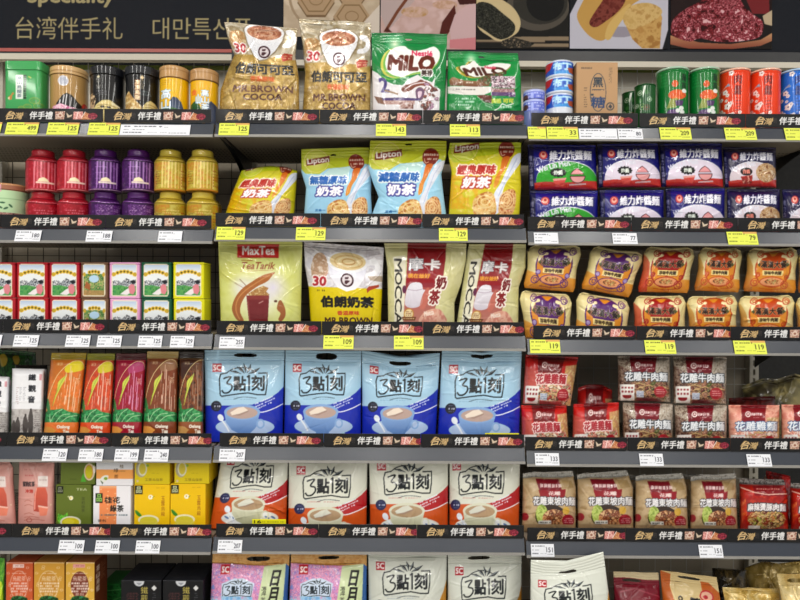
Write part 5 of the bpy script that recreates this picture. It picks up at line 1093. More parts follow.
T_ = [('L', 0, 6, 38, 'y', '499', 'the square green tin'), ('L', 0, 47.5, 78.5, 'y', '125', 'the gold-brown tin'), ('L', 0, 88.5, 119.5, 'y', '125', 'the left black canister'), ('L', 0, 120.5, 190, 'w', '', 'the yellow canister nearest the black tins'), ('L', 0, -30, 1, 'y', '', 'the gap left of the green tin'),
 ('M', 0, 219, 249, 'y', '125', 'the left cocoa bag'), ('M', 0, 376, 406, 'y', '143', 'the large green malt bag'), ('M', 0, 450, 480, 'y', '113', 'the crumpled green malt bag'),
 ('R', 0, 528, 546, 'y', '', 'the small violet cans'), ('R', 0, 547, 578, 'y', '33', 'the three-can blue stack'), ('R', 0, 579, 617, 'w', '', 'the left part of the brown box'), ('R', 0, 618, 642.5, 'w', '80', 'the small green cans'), ('R', 0, 660, 691, 'y', '209', 'the large green cans'), ('R', 0, 725, 756, 'y', '209', 'the orange cans'), ('R', 0, 785, 815, 'y', '209', 'the blue can'),
 ('L', 1, 15.5, 41, 'w', '180', 'the left red jar tin'), ('L', 1, 86.5, 112, 'w', '188', 'the left purple jar tin'), ('L', 1, 158.5, 182, 'w', '', 'the left yellow jar tin'),
 ('M', 1, 216.5, 245, 'y', '129', 'the slumped yellow pouch'), ('M', 1, 296, 325.5, 'y', '129', 'the first light blue pouch'), ('M', 1, 439, 467.5, 'y', '129', 'the upright yellow pouch'),
 ('R', 1, 534, 558, 'w', '', 'the green-fronted noodle packs'), ('R', 1, 612.5, 637, 'w', '77', 'the left white-domed noodle packs'), ('R', 1, 727.5, 757.5, 'y', '79', 'the noodle-photo packs'),
 ('L', 2, 14, 38.5, 'w', '125', 'the left red-framed tins'), ('L', 2, 66, 90, 'w', '125', 'the right red-framed tins'), ('L', 2, 97.5, 121.5, 'w', '125', 'the dark-framed scenery tins'), ('L', 2, 138.5, 162, 'w', '125', 'the green-framed tins'), ('L', 2, 170.5, 194, 'w', '129', 'the yellow-framed tins'), ('L', 2, -24, 1.5, 'w', '', 'the leftmost cropped tins'),
 ('M', 2, 219.5, 244.5, 'w', '255', 'the maroon cup bag'), ('M', 2, 323.5, 353.5, 'y', '109', 'the yellow coffee-cup bag'), ('M', 2, 394, 423.5, 'y', '109', 'the left maroon-panelled bag'),
 ('R', 2, 530, 560, 'y', '119', 'the left purple-arch noodle bags'), ('R', 2, 645, 675.5, 'y', '119', 'the red-arch noodle bags'), ('R', 2, 734, 766, 'y', '119', 'the right orange-arch noodle bags'),
 ('L', 3, 43, 67, 'w', '120', 'the amber tea bag'), ('L', 3, 79, 103, 'w', '180', 'the orange-red tea bag'), ('L', 3, 115, 138.5, 'w', '199', 'the crimson tea bag'), ('L', 3, 144.5, 168.5, 'w', '240', 'the brown tea bag'),
 ('M', 3, 219.5, 245, 'w', '207', 'the leftmost light blue bag'), ('R', 3, 535, 559, 'w', '133', 'the red noodle packs'), ('R', 3, 639.5, 663, 'w', '133', 'the left grey noodle packs'), ('R', 3, 747, 771, 'w', '133', 'the pink noodle packs'),
 ('L', 4, 59, 84, 'w', '100', 'the olive green tea box'), ('L', 4, 95.5, 119.5, 'w', '100', 'the orange-striped tea box'), ('L', 4, 136, 160, 'w', '100', 'the left yellow tea box'),
 ('M', 4, 218, 242, 'w', '207', 'the tilted white bag'), ('R', 4, 531, 554, 'w', '151', 'the leftmost tan noodle pack'), ('R', 4, 699, 722.5, 'w', '151', 'the rightmost tan noodle pack')]
for t in T_: ticket(*t)

# ================================================================ upright tins, cans, boxes
GAP = .0006
def upright(name, label, cat, group, a, x0, x1, y0, zb, parts, Y=.03, ry=None, rc=None, round_=False, mat=None, side=None, top=None, yart=None, lean=0, side_art=None, ybody=None, ztop=None, rotz=0):
    """x0, x1, y0: pixel extent and top of the front; parts: (name, top px below y0, bottom px below y0 or None, radial scale, profile, material, top colour)"""
    cx = (x0 + x1) / 2
    if round_:
        rx = (x1 - x0) / 2 * K * (D + Y) / D; rx *= 1 / (1 - rx / (D + Y)) * .99; ry = rc = rx; Yr = Y + rx
    else: rx = (x1 - x0) / 2 * K * (D + Y) / D; Yr = Y
    zt = float(P(cx, y0, Y)[1]) if ztop is None else ztop
    X = float(P(cx, y0 + 20, Yr if round_ else Y)[0])
    r = root(name, (X, Y + ry, zb + GAP), label, cat, group); r.rotation_euler.z = rotz
    if round_: r.rotation_euler.z = math.atan2(-X, D + Yr)
    H = zt - zb - GAP; pm = K * (D + (Yr if round_ else Y)) / D; ah = (a.px[3] - a.px[1]) * pm if hasattr(a, 'px') else 1
    yo = (yart or 0) * pm
    for (pn, p0, p1, sc, prof, pmat, tcol) in parts:
        z1 = H - p0 * pm; z0 = 0 if p1 is None else H - p1 * pm
        rcc = rc * sc if rc is not None else .003
        solid(pn, pmat or mat or M_TIN, r, a if not isinstance(tcol, tuple) else tcol[1], rx * sc, ry * sc, rcc, z0, z1, (H - z1 + yo) / ah, (H - z0 + yo) / ah, side=side, top=(tcol[0] if isinstance(tcol, tuple) else tcol) or top, prof=prof, side_art=side_art)
    return r, H
SH = [(0, .80), (.05, .86), (.10, .95), (.15, 1), (1, 1)]
z = DK['L'][0]
upright('square_tin', 'tall square green tea tin with a white vertical label', 'tin', None, art_green_tin(), 3.2, 40.5, 60.5, z, [('lid', 0, 9.2, 1.0, [(0, .97), (.06, 1), (1, 1)], None, '3f9c5a'), ('tin_body', 9.4, None, .985, None, None, None)], ry=.027, rc=.012, side='3c9a56')
upright('round_tin', 'gold-brown rounded tin with a black mountain and pink blossoms', 'tin', None, art_gold_tin(), 52, 87, 64.3, z, [('lid', 0, 8.4, 1.0, [(0, .95), (.12, 1), (1, 1)], None, 'cfae80'), ('tin_body', 8.6, None, .975, None, None, None)], round_=True)
upright('tea_canister', 'glossy black canister with one gold hill, left of the two black ones', 'canister', 'black tea canisters', art_black_tin(), 91.4, 124.6, 64.3, z, [('lid', 0, 8.5, 1.0, [(0, .95), (.12, 1), (1, 1)], None, '24262c'), ('canister_body', 8.7, None, .96, None, None, None)], round_=True)
upright('tea_canister', 'glossy black canister with a gold peak, beside the yellow canisters', 'canister', 'black tea canisters', art_black_tin_tall(), 126.2, 159.2, 64.3, z, [('lid', 0, 8.5, 1.0, [(0, .95), (.12, 1), (1, 1)], None, '2c2f35'), ('canister_body', 8.7, None, .96, None, None, None)], round_=True)
for k, (x0, x1, y0, lb) in enumerate(((160.2, 189, 64.3, 'yellow tea canister with gold lid beside the black canister'), (190.6, 218.6, 67.3, 'yellow tea canister with gold lid nearest the cocoa bag'))):
    upright('tea_canister', lb, 'canister', 'yellow tea canisters', art_yellow_can(k == 1), x0, x1, y0, z, [('lid', 0, 11.8, 1.0, [(0, .94), (.1, 1), (1, 1)], None, 'c8a878'), ('canister_body', 12.0, None, .97, None, None, None)], round_=True)
# jar shaped tins, two tiers
z = DK['L'][1]; jars = []
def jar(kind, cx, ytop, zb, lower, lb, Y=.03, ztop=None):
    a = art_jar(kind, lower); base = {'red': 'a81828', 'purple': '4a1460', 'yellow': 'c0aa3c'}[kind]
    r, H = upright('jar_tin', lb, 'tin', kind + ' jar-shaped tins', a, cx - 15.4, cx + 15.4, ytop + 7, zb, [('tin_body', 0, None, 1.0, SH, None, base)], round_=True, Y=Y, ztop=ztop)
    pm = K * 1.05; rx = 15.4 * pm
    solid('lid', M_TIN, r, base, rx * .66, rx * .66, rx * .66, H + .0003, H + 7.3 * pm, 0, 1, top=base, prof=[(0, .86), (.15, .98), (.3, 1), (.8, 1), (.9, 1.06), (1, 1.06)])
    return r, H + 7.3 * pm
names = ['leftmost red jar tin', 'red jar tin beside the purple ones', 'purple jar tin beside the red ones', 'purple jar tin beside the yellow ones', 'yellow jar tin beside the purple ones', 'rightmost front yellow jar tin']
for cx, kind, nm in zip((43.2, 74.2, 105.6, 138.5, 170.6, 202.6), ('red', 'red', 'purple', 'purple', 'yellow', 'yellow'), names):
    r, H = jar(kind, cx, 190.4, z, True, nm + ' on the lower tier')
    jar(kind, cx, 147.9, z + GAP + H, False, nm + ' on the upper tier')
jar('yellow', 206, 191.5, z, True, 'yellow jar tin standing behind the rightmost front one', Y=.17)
upright('round_tin', 'mint green round tin with a copper-brown lid at the frame edge', 'tin', None, art_mint(), -14, 26.8, 182.2, z, [('lid', 0, 6.2, 1.0, [(0, .96), (.2, 1), (1, 1)], None, 'b88868'), ('tin_body', 6.4, None, .98, None, None, None)], round_=True)
# small square tea tins, two tiers
z = DK['L'][2]
TT = [(-16.5, 14.8, 'b02030', 0, 'red-framed tea tin cut by the frame edge'), (16.2, 47.4, 'b41c2c', 0, 'red-framed picture tea tin, left of the two full ones'), (48.8, 79.2, 'b01c34', 0, 'red-framed picture tea tin, right of the two full ones'),
      (80.4, 107.6, '7a5a44', 1, 'brown-framed tea tin with a green garden scene'), (109, 139.6, 'e0a4cc', 0, 'pink-framed picture tea tin'), (140.8, 171.2, '0f5c40', 0, 'dark green-framed picture tea tin'), (172.8, 204, 'dcd81c', 0, 'bright yellow-framed picture tea tin')]
for x0, x1, c, sc, nm in TT:
    a = art_teatin(c, sc); zt = float(P(60, 298.4, .03)[1])
    upright('tea_tin', nm + ', lower tier', 'tin', 'small picture tea tins', a, x0 + .6, x1 + .3, 298.6, z, [('tin_body', 0, None, 1.0, None, None, c)], ry=.034, rc=.004, side=c, ztop=zt, mat=M_CARD)
    upright('tea_tin', nm + ', upper tier', 'tin', 'small picture tea tins', a, x0, x1, 262.3, zt + GAP, [('lid', 0, 1.8, 1.0, None, None, c), ('tin_body', 2.0, None, .99, None, None, None)], ry=.034, rc=.004, side=c, mat=M_CARD)
# tea boxes
z = DK['L'][4]
for (k, x0, x1, y0, kind, tkind, tx0, tx1, ty, s, nm) in ((0, 56, 90.8, 484.7, 'green', 'greentop', 60.5, 94.8, 484.0, '5c6a28', 'olive green tea box'), (1, 93.2, 130.6, 486, 'orange', 'orangetop', 96.2, 132.6, 485.4, 'dcdade', 'white tea box with an orange stripe'),
        (2, 134.2, 169.6, 484.6, 'yellow', 'yellowtop', 134.6, 169.6, 484.2, 'd8b00c', 'yellow tea box beside the orange-striped one'), (3, 170.4, 205.4, 484.0, 'yellow', 'yellowtop', 174.4, 209, 483.4, 'd8b00c', 'yellow tea box nearest the milk tea bags')):
    zt = float(P((x0 + x1) / 2, y0, .03)[1]); A1 = art_teabox(kind); A2 = art_teabox(tkind)
    upright('tea_box', nm + ', standing on the shelf', 'tea box', 'tea boxes stacked in pairs', A1, x0, x1, y0, z, [('carton', 0, None, 1.0, None, M_CARD, s)], ry=.036, rc=.0012, side=s)
    upright('tea_box', nm + ', lying on top of its twin', 'tea box', 'tea boxes stacked in pairs', A2, tx0, tx1, 457.0, zt + GAP, [('carton', 0, None, 1.0, None, M_CARD, s)], ry=.045, rc=.0012, side=s, yart=457 - A2.px[1])
# bottom tier boxes
for x0, x1, kind, s, tp, lb in ((6, 32.6, 'red', 'a84c2c', 'b85430', 'orange-red oolong tea box on the bottom shelf'), (33.9, 64, 'amber', 'b07c2c', 'b87c38', 'amber tea box between the orange-red and brown-oval boxes'), (65.7, 94.2, 'oval', '7c4024', 'a8683c', 'amber tea box with a brown oval on the bottom shelf')):
    upright('tea_box', lb, 'tea box', None, art_lowbox(kind), x0, x1, 562.4, ZBASE, [('carton', 0, None, 1.0, None, M_CARD, tp)], ry=.04, rc=.0012, side=s, side_art=art_lowbox_side() if kind == 'oval' else None)
BB = art_blackbox()
for x0, x1, lb in ((121, 161.2, 'black tea box with gold characters, left of the pair'), (162.8, 203, 'black tea box with gold characters, nearest the pink bags')):
    upright('tea_box', lb, 'tea box', 'black tea boxes', BB, x0, x1, 580.5, ZBASE, [('carton', 0, None, 1.0, None, M_CARD, '1c1d22')], ry=.06, rc=.0012, side='101114')
g = Art(0, 545, 6.667, (640, 250, 800, 420), '1f6a2c'); g.R(640, 250, 800, 420, {'c': ['1c5c28', '2c8038', '184c20'], 'n': 30}); g.L([(640, 300), (720, 290), (800, 280)], 4, '6cb068'); g.L([(700, 360), (800, 320)], 3, '6cb068')
upright('tea_box', 'dark green box behind the gap between amber and black boxes', 'tea box', None, g, 101, 128, 584, ZBASE, [('carton', 0, None, 1.0, None, M_CARD, '2a7034')], Y=.19, ry=.05, rc=.0012, side='1c5c28')
# cans at top right
z = DK['R'][0]; a = art_blue_can(True)
zt2 = float(P(533.7, 101.6, .06)[1])
upright('small_can', 'small violet can, lower of the two stacked', 'can', 'small violet cans', a, 523, 544.6, 101.8, z, [('can_body', 0, None, 1, [(0, .95), (.08, 1), (.94, 1), (1, .96)], None, 'c8ccd8')], round_=True, ztop=zt2)
upright('small_can', 'small violet can, upper of the two stacked', 'can', 'small violet cans', a, 523, 544.6, 88.4, zt2, [('can_body', 0, None, 1, [(0, .95), (.08, 1), (.94, 1), (1, .96)], None, 'c8ccd8')], round_=True)
a = art_blue_can(False); zs = [z] + [float(P(559, y, .065)[1]) for y in (96.2, 79.8, 63.6)]
for k in range(3):
    upright('round_can', 'blue round can with a red corner, %s of the stack of three' % ('bottom', 'middle', 'top')[k], 'can', 'blue stacked cans', a, 545.6, 573, 70, zs[k], [('can_body', 0, None, 1, [(0, .94), (.08, 1), (.93, 1), (1, .95)], None, 'd0d4dc')], round_=True, ztop=zs[k + 1])
upright('cardboard_box', 'plain brown cardboard box with dark characters in an oval', 'box', None, art_brown_box(), 576.6, 617.8, 62.2, z, [('carton', 0, None, 1, None, M_CARD, 'b09068')], ry=.05, rc=.0012, side='987650')
CP = [(0, .95), (.02, .99), (.05, .96), (.97, .96), (1, .98)]
for x0, x1, y0, kind, lb in ((656.4, 687.8, 65.6, 'green', 'large green can with orange flower beside the small green cans'), (688.6, 718.6, 65.8, 'green', 'large green can with orange flower beside the orange can'), (719.4, 749, 66.8, 'orange', 'orange can with white flowers beside the green can'), (749.8, 779.2, 67, 'orange', 'orange can with white flowers beside the blue can'), (780, 810, 67.2, 'blue', 'bright blue can with white flowers at the frame edge')):
    lidc = {'green': 'a8c8b0', 'orange': 'f0b8a0', 'blue': 'a8c8e8'}[kind]
    upright('tall_can', lb, 'can', kind + ' tall cans', art_can(kind), x0, x1, y0, z, [('plastic_lid', 0, 1.9, 1.0, [(0, .96), (.4, 1), (1, 1)], M_CLEAR, (lidc, lidc)), ('can_body', 2.1, None, .985, CP, None, None)], round_=True)
for x0, x1, y0, Y, lb in ((634.6, 655.2, 83, .035, 'small dark green can beside the large green can'), (622, 640, 90.6, .10, 'small dark green can behind, nearest the brown box')):
    upright('small_can', lb, 'can', 'small green cans', art_small_can(), x0, x1, y0, z, [('can_lid', 0, 1.4, 1.0, None, None, '7ca888'), ('can_body', 1.6, None, .98, None, None, None)], round_=True, Y=Y)

# ================================================================ film bags
def q4(*c): return list(c)
z = DK['M'][0]; A = art_cocoa()
pouch('drink_bag', 'gold cocoa sachet bag leaning beside the yellow canister', 'bag', 'gold cocoa bags', A, q4((224, 22), (298, 29), (299.5, 108.5), (219.5, 108)), z, Y=.022, t=.07, left=[(0, 0), (.2, 5), (.38, 12), (.6, 5), (.8, 0), (1, 0)], right=[(0, 0), (.35, -3), (.6, 0), (1, 0)], seed=3, wr=.0014, mat=M_FOIL, auv=(0, .105, 1, .966), seal=.05)
pouch('drink_bag', 'gold cocoa sachet bag between the other cocoa bag and green malt bag', 'bag', 'gold cocoa bags', A, q4((298.5, 19), (371, 22.5), (370.5, 109), (302.5, 109)), z, t=.07, left=[(0, 0), (.3, 3), (.6, 4), (1, 0)], seed=5, wr=.0013, mat=M_FOIL, auv=(0, 0, 1, .878), seal=.05)
pouch('drink_bag', 'large green malt drink bag standing upright', 'bag', None, art_milo(), q4((371.5, 32.4), (447.2, 34), (445, 110.6), (372.5, 110.6)), z, t=.06, seed=7, wr=.0011, hole=(.49, .085, .045, .012), seal=.13)
pouch('drink_bag', 'smaller crumpled green malt drink bag beside the blue cans', 'bag', None, art_milo_flat(), q4((448, 51), (517.5, 53.5), (521.5, 112), (446.5, 112)), z, Y=.035, t=.055, seed=8, wr=.002, hole=(.48, .085, .05, .012), seal=.13, right=[(0, 0), (.35, 2), (1, 0)])
z = DK['M'][1]
pouch('milk_tea_pouch', 'slumped yellow milk tea pouch at the left end', 'pouch', 'milk tea pouches', art_lipton('yellow'), q4((241.5, 170.5), (297.5, 171), (294.5, 213), (225.5, 213)), z, Y=.05, t=.10, top=[(0, 0), (.25, -3), (.5, -5), (.8, -4), (1, 0)], seed=9, wr=.0024, auv=(0, .194, 1, .9), seal=0, kind='pillow', left=[(0, 0), (.5, -1), (1, 0)])
pouch('milk_tea_pouch', 'light blue and olive milk tea pouch beside the slumped yellow one', 'pouch', 'milk tea pouches', art_lipton('pale'), q4((301.4, 149.3), (368.8, 147.3), (372.3, 214.4), (304, 214)), z, Y=.05, t=.06, left=[(0, 0), (.35, -1), (.6, 3), (1, 0)], right=[(0, 0), (.3, 2), (.7, 0), (1, 0)], seed=10, wr=.0016, auv=(0, 0, 1, .883), hole=(.47, .10, .045, .012), seal=.14)
pouch('milk_tea_pouch', 'light blue milk tea pouch with pinched waist beside the upright yellow one', 'pouch', 'milk tea pouches', art_lipton('blue'), q4((370.5, 140.8), (446.5, 140.6), (446.5, 216), (374.5, 216)), z, t=.06, left=[(0, 0), (.35, -4), (.55, 0), (.75, 5), (.9, 0), (1, -3)], right=[(0, 0), (.2, 0), (.45, -5), (.7, -3), (1, 0)], seed=11, wr=.0016, auv=(0, 0, 1, .883), hole=(.5, .05, .045, .012), seal=.13)
pouch('milk_tea_pouch', 'upright yellow milk tea pouch with red lettering', 'pouch', 'milk tea pouches', art_lipton('yellow'), q4((450, 143), (521.5, 142), (519.4, 216), (448.5, 216)), z, t=.06, left=[(0, 0), (.15, -2), (.4, 2), (1, 0)], right=[(0, 0), (.4, 0), (.6, 1), (1, 0)], seed=12, wr=.0016, auv=(0, .106, 1, .97), seal=.08)
z = DK['M'][2]
pouch('drink_bag', 'pale green tea bag with a maroon cup of tea', 'bag', None, art_maxtea(), q4((218, 241.4), (302.5, 241.4), (301, 321.3), (220.5, 321.3)), z, t=.07, seed=13, wr=.0011, seal=.07, auv=(0, .01, 1, 1))
pouch('drink_bag', 'white and yellow milk tea bag with a coffee cup', 'bag', None, art_brownmilk(), q4((303.6, 241.6), (384, 247.5), (381, 321.5), (310.5, 321.5)), z, t=.075, left=[(0, 0), (.3, -1), (.6, 1), (1, 0)], seed=14, wr=.0018, seal=.06)
MC = art_mocca()
pouch('drink_bag', 'pale bag with a maroon panel, left of the two alike', 'bag', 'maroon-panelled milk tea bags', MC, q4((384, 243), (466.5, 243.5), (454.5, 322.5), (388, 322.5)), z, t=.06, left=[(0, 0), (.3, 2), (1, 0)], right=[(0, 0), (.2, 2), (.5, 1), (.75, -3), (1, 0)], seed=15, wr=.0014, seal=.06)
pouch('drink_bag', 'pale bag with a maroon panel, nearest the purple-arch noodle bags', 'bag', 'maroon-panelled milk tea bags', MC, q4((468.5, 244), (526, 244), (518.5, 323), (456.5, 323)), z, Y=.045, t=.05, left=[(0, 0), (.2, 0), (1, 0)], right=[(0, 0), (.3, 2), (.55, -3), (1, 0)], seed=16, wr=.0015, auv=(0.02, -.03, .97, .98), seal=.06)
z = DK['M'][3]; B3 = art_315('blue')
GB = 'light blue handled milk tea bags'
pouch('handled_bag', 'light blue milk tea bag nearest the dark brown tea bag', 'bag', GB, B3, q4((204.6, 349.8), (284.6, 350), (283, 433), (205.2, 433)), z, t=.07, seed=17, wr=.0008, hole=(.51, .065, .145, .024), seal=.13, sealname='handle_header')
pouch('handled_bag', 'light blue milk tea bag, second from the dark brown tea bag', 'bag', GB, B3, q4((285.6, 350.2), (361.4, 351), (361.2, 432.6), (284, 432)), z, t=.07, seed=18, wr=.0009, hole=(.54, .072, .14, .042), seal=.14, sealname='handle_header')
pouch('handled_bag', 'light blue milk tea bag with a sagging top edge', 'bag', GB, B3, q4((362, 350.6), (440, 353), (436, 433.5), (362, 433.5)), z, t=.07, top=[(0, 0), (.2, 3), (.45, 6), (.75, 5), (1, 0)], seed=19, wr=.0011, hole=(.49, .085, .14, .03), seal=.15, sealname='handle_header')
pouch('handled_bag', 'light blue milk tea bag nearest the red noodle packs', 'bag', GB, B3, q4((442, 350.8), (521.6, 351), (519.4, 437), (437.6, 436)), z, t=.07, top=[(0, 0), (.3, 0), (.5, 2), (.7, 0), (1, 0)], seed=20, wr=.0013, hole=(.5, .05, .14, .022), seal=.13, sealname='handle_header')
z = DK['M'][4]; W3 = art_315('white'); GW = 'white and orange milk tea bags'
pouch('handled_bag', 'white and orange milk tea bag leaning back beside the yellow boxes', 'bag', GW, W3, q4((221.5, 456.5), (288.4, 456.5), (286.8, 524), (210, 524)), z, t=.08, seed=21, wr=.0022, auv=(0, .16, 1, 1.0), seal=.04)
pouch('handled_bag', 'white and orange milk tea bag, second from the yellow boxes', 'bag', GW, W3, q4((289, 456.5), (367.6, 456.5), (366.6, 524), (288, 524)), z, t=.07, seed=22, wr=.0012, auv=(0, .05, 1, .86), seal=.05)
pouch('handled_bag', 'white and orange milk tea bag, second from the tan noodle packs', 'bag', GW, W3, q4((369, 456.5), (448.4, 456.5), (448, 526), (370, 526)), z, t=.07, seed=23, wr=.001, auv=(0, .10, 1, .93), seal=.05)
pouch('handled_bag', 'white and orange milk tea bag nearest the tan noodle packs', 'bag', GW, W3, q4((449.4, 456.5), (520.4, 457), (519, 526), (449.2, 526)), z, t=.07, seed=24, wr=.0013, auv=(.06, .10, 1, .93), seal=.05)
z = ZBASE; SK = art_sakura(); G3 = art_315('gold')
pouch('handled_bag', 'pink blossom bag with a kraft top nearest the black boxes', 'bag', 'pink blossom bags', SK, q4((212.8, 552.6), (289.6, 552.6), (286.6, 632), (208.5, 632)), z, t=.07, seed=25, wr=.0013, hole=(.6, .075, .15, .032), seal=.14, sealname='handle_header')
pouch('handled_bag', 'pink blossom bag with a kraft top beside the white bag', 'bag', 'pink blossom bags', SK, q4((291, 552.6), (366.8, 552.6), (366.8, 632), (288, 632)), z, t=.07, seed=26, wr=.0013, hole=(.5, .06, .14, .022), seal=.14, sealname='handle_header')
pouch('handled_bag', 'white gold-cornered bag on the bottom shelf beside the pink bag', 'bag', 'white gold-cornered bags', G3, q4((368, 552.6), (446.8, 552.6), (446, 632), (369, 632)), z, t=.07, seed=27, wr=.0011, auv=(0, .06, 1, .99), seal=.06)
pouch('handled_bag', 'white gold-cornered bag on the bottom shelf with its handle slot showing', 'bag', 'white gold-cornered bags', G3, q4((447.8, 552.6), (521.5, 552.6), (522, 638), (447.4, 638)), z, t=.07, seed=28, wr=.0011, hole=(.42, .062, .15, .022), seal=.13, sealname='handle_header')
z = ZBASE
pouch('handled_bag', 'white bag with a wavy top standing apart on the bottom shelf', 'bag', 'white gold-cornered bags', G3, q4((530.6, 560.5), (603.4, 551.8), (615, 640), (530, 640)), z, Y=-.07, t=.05, top=[(0, -1), (.2, 4.5), (.45, 8.5), (.7, 5), (1, 0)], seed=29, wr=.0012, auv=(0, -.07, 1, .93), hole=(.5, .13, .12, .03), seal=.17, sealname='handle_header')
a = Art(510, 530, 2.759, (280, 112, 425, 320), '841a30'); a.P([(280, 112), (425, 112), (425, 134), (280, 128)], 'd8c8a4'); a.L([(300, 170), (350, 160), (420, 180)], 3, 'a84858')
pouch('handled_bag', 'dark red bag with a cream top and handle slot', 'bag', None, a, q4((613, 571), (659, 573), (663, 645), (616, 645)), z, Y=.045, t=.07, seed=30, wr=.0016, hole=(.4, .12, .2, .02), seal=.17, sealname='handle_header')
a = Art(600, 545, 4, (232, 100, 490, 400), 'd9c493'); a.P([(232, 100), (282, 112), (270, 160), (330, 400), (232, 400)], 'c46a26', sm=False); a.P([(410, 125), (450, 130), (490, 170), (490, 400), (470, 400), (415, 200)], 'c46a26')
a.L([(282, 112), (272, 165), (310, 260)], 3, 'f0dca8'); a.E(430, 190, 32, 26, 'c42838'); a.E(430, 190, 26, 20, 'e8b8a0'); a.E(425, 194, 10, 9, 'b82838'); a.T('鳳梨', 350, 200, 392, 270, '1c1818', bold=3, rot=.2); a.T('Q', 304, 198, 322, 222, '2c2420', bold=2); a.R(270, 260, 470, 400, {'c': ['d8bc78', 'c89c50', 'e0c890'], 'n': 30}, al=.7)
pouch('handled_bag', 'cream and orange bag with a red round emblem on the bottom shelf', 'bag', None, a, q4((660, 570), (717, 577.5), (728, 645), (666, 645)), z, Y=.04, t=.07, seed=31, wr=.0018, hole=(.5, .06, .19, .02), seal=.13, sealname='handle_header')
def gold(seed, c=('d0b060', 'e2cc90', 'b89850')):
    a = Art(seed, 0, 4, (0, 0, 280, 300), c[0]); a.R(0, 0, 280, 300, {'c': [c[0], c[1], c[0], c[2], c[0]], 'n': 110, 's': seed}); return a
pouch('foil_bag', 'plain gold foil bag beside the cream and orange bag', 'bag', 'gold foil bags', gold(41), q4((722, 587), (779, 588.5), (786, 645), (732, 645)), z, Y=.05, t=.08, seed=41, wr=.0028, mat=M_FOIL, seal=.05)
pouch('foil_bag', 'pale gold foil bag with a handle slot at the frame corner', 'bag', 'gold foil bags', gold(42, ('d8c080', 'e4d09c', 'c8a860')), q4((776, 573), (830, 575), (836, 645), (790, 645)), z, Y=.03, t=.06, seed=42, wr=.002, mat=M_FOIL, seal=.16, hole=(.38, .1, .2, .03), sealname='handle_header')
pouch('foil_bag', 'crumpled gold foil bag lying behind the others at bottom right', 'bag', 'gold foil bags', gold(43, ('b49c58', 'd0b878', '8c7438')), q4((745, 562), (812, 560), (806, 640), (756, 640)), z, Y=.18, t=.10, top=[(0, 6), (.3, 0), (.6, 5), (1, 0)], seed=43, wr=.005, mat=M_FOIL, seal=0, kind='pillow')
pouch('foil_bag', 'dark bag with gold glints between the gold foil bags', 'bag', None, gold(44, ('3c3424', '6c5c38', '242018')), q4((712, 568), (747, 570), (750, 640), (716, 640)), z, Y=.15, t=.09, seed=44, wr=.004, mat=M_FOIL, seal=0, kind='pillow')
a = Art(0, 545, 6.667, (-200, 60, 40, 500), '5cae2c'); a.P([(-200, 160), (-40, 150), (20, 200), (10, 330), (-60, 420), (-200, 420)], 'c8e03c', sm=True); a.R(0, 60, 40, 180, {'c': ['4c9c2c', '88c848'], 'n': 14})
pouch('tea_pouch', 'bright green pouch cut by the frame at the bottom left corner', 'pouch', None, a, q4((-28, 556), (5, 558), (5, 645), (-28, 645)), z, t=.05, seed=45, wr=.001, seal=.05)

# tea bags of the fourth tier, left
z = DK['L'][3]; OB = 'leaf-printed oolong tea bags'
for kind, qd, auv, lb in (('amber', q4((51.6, 352.8), (86.6, 352.8), (78.2, 433), (43.2, 433)), (0, 0, 1, 1), 'amber oolong tea bag beside the white tea bag'), ('red', q4((87.4, 353.4), (115.2, 353.6), (110.6, 433), (79, 433)), (0, 0, 1, 1), 'orange-red oolong tea bag'),
        ('crimson', q4((116, 353.4), (146.6, 353.4), (141.8, 432.5), (111.4, 432.5)), (0, 0, 1, 1), 'crimson oolong tea bag'), ('brown', q4((147.2, 351.4), (178.6, 351.4), (176.8, 432.5), (142.6, 432.5)), (0, 0, 1, 1), 'brown oolong tea bag with a gold top band'),
        ('dark', q4((179.4, 351.8), (203.8, 352), (203.4, 432.5), (177.6, 432.5)), (0, 0, .83, 1), 'dark brown oolong tea bag beside the light blue bag')):
    pouch('tea_bag_pack', lb, 'bag', OB, art_oolong(kind), qd, z, t=.045, seed=50 + len(kind), wr=.0009, seal=.08, auv=auv, edge=6, mat=M_CLEAR, kind='slab')
WT = art_whitetea()
pouch('tea_brick_bag', 'white brick tea bag with three black characters', 'bag', 'white brick tea bags', WT, q4((12.4, 368.4), (44.6, 369), (42.6, 434), (10.6, 434)), z, t=.05, seed=61, wr=.0008, seal=0, edge=10, kind='slab')
pouch('tea_brick_bag', 'white brick tea bag cut by the left frame edge', 'bag', 'white brick tea bags', WT, q4((-20, 375), (9.4, 377), (8.6, 434), (-24, 434)), z, Y=.035, t=.05, seed=62, wr=.001, seal=0, edge=8, kind='slab')
a = Art(0, 0, 4, (0, 0, 130, 280), 'e4e4e8'); a.R(0, 0, 130, 16, '1a1a1c')
pouch('tea_brick_bag', 'white brick tea bag with a black edge hidden behind the lettered one', 'bag', None, a, q4((15, 364.5), (47.4, 365.5), (46, 434), (15, 434)), z, Y=.10, t=.05, seed=63, wr=.001, seal=0, edge=8, kind='slab')
a = Art(0, 345, 6.318, (-100, 20, 330, 400), '1c5024'); a.R(-100, 20, 330, 400, {'c': ['164420', '2a6c2c', '0f3018', '245c28'], 'n': 30}); a.P([(20, 50), (60, 40), (85, 60), (70, 90), (30, 95)], 'b8a038', sm=True); a.P([(130, 50), (175, 45), (180, 75), (150, 85)], 'a89030', sm=True)
pouch('tea_pouch', 'dark green pouch with yellow flowers behind the white tea bags', 'pouch', None, a, q4((-14, 348), (36, 352), (40, 434), (-14, 434)), z, Y=.19, t=.07, seed=64, wr=.0015, seal=.05)
z = DK['L'][4]; PT = art_pinktea()
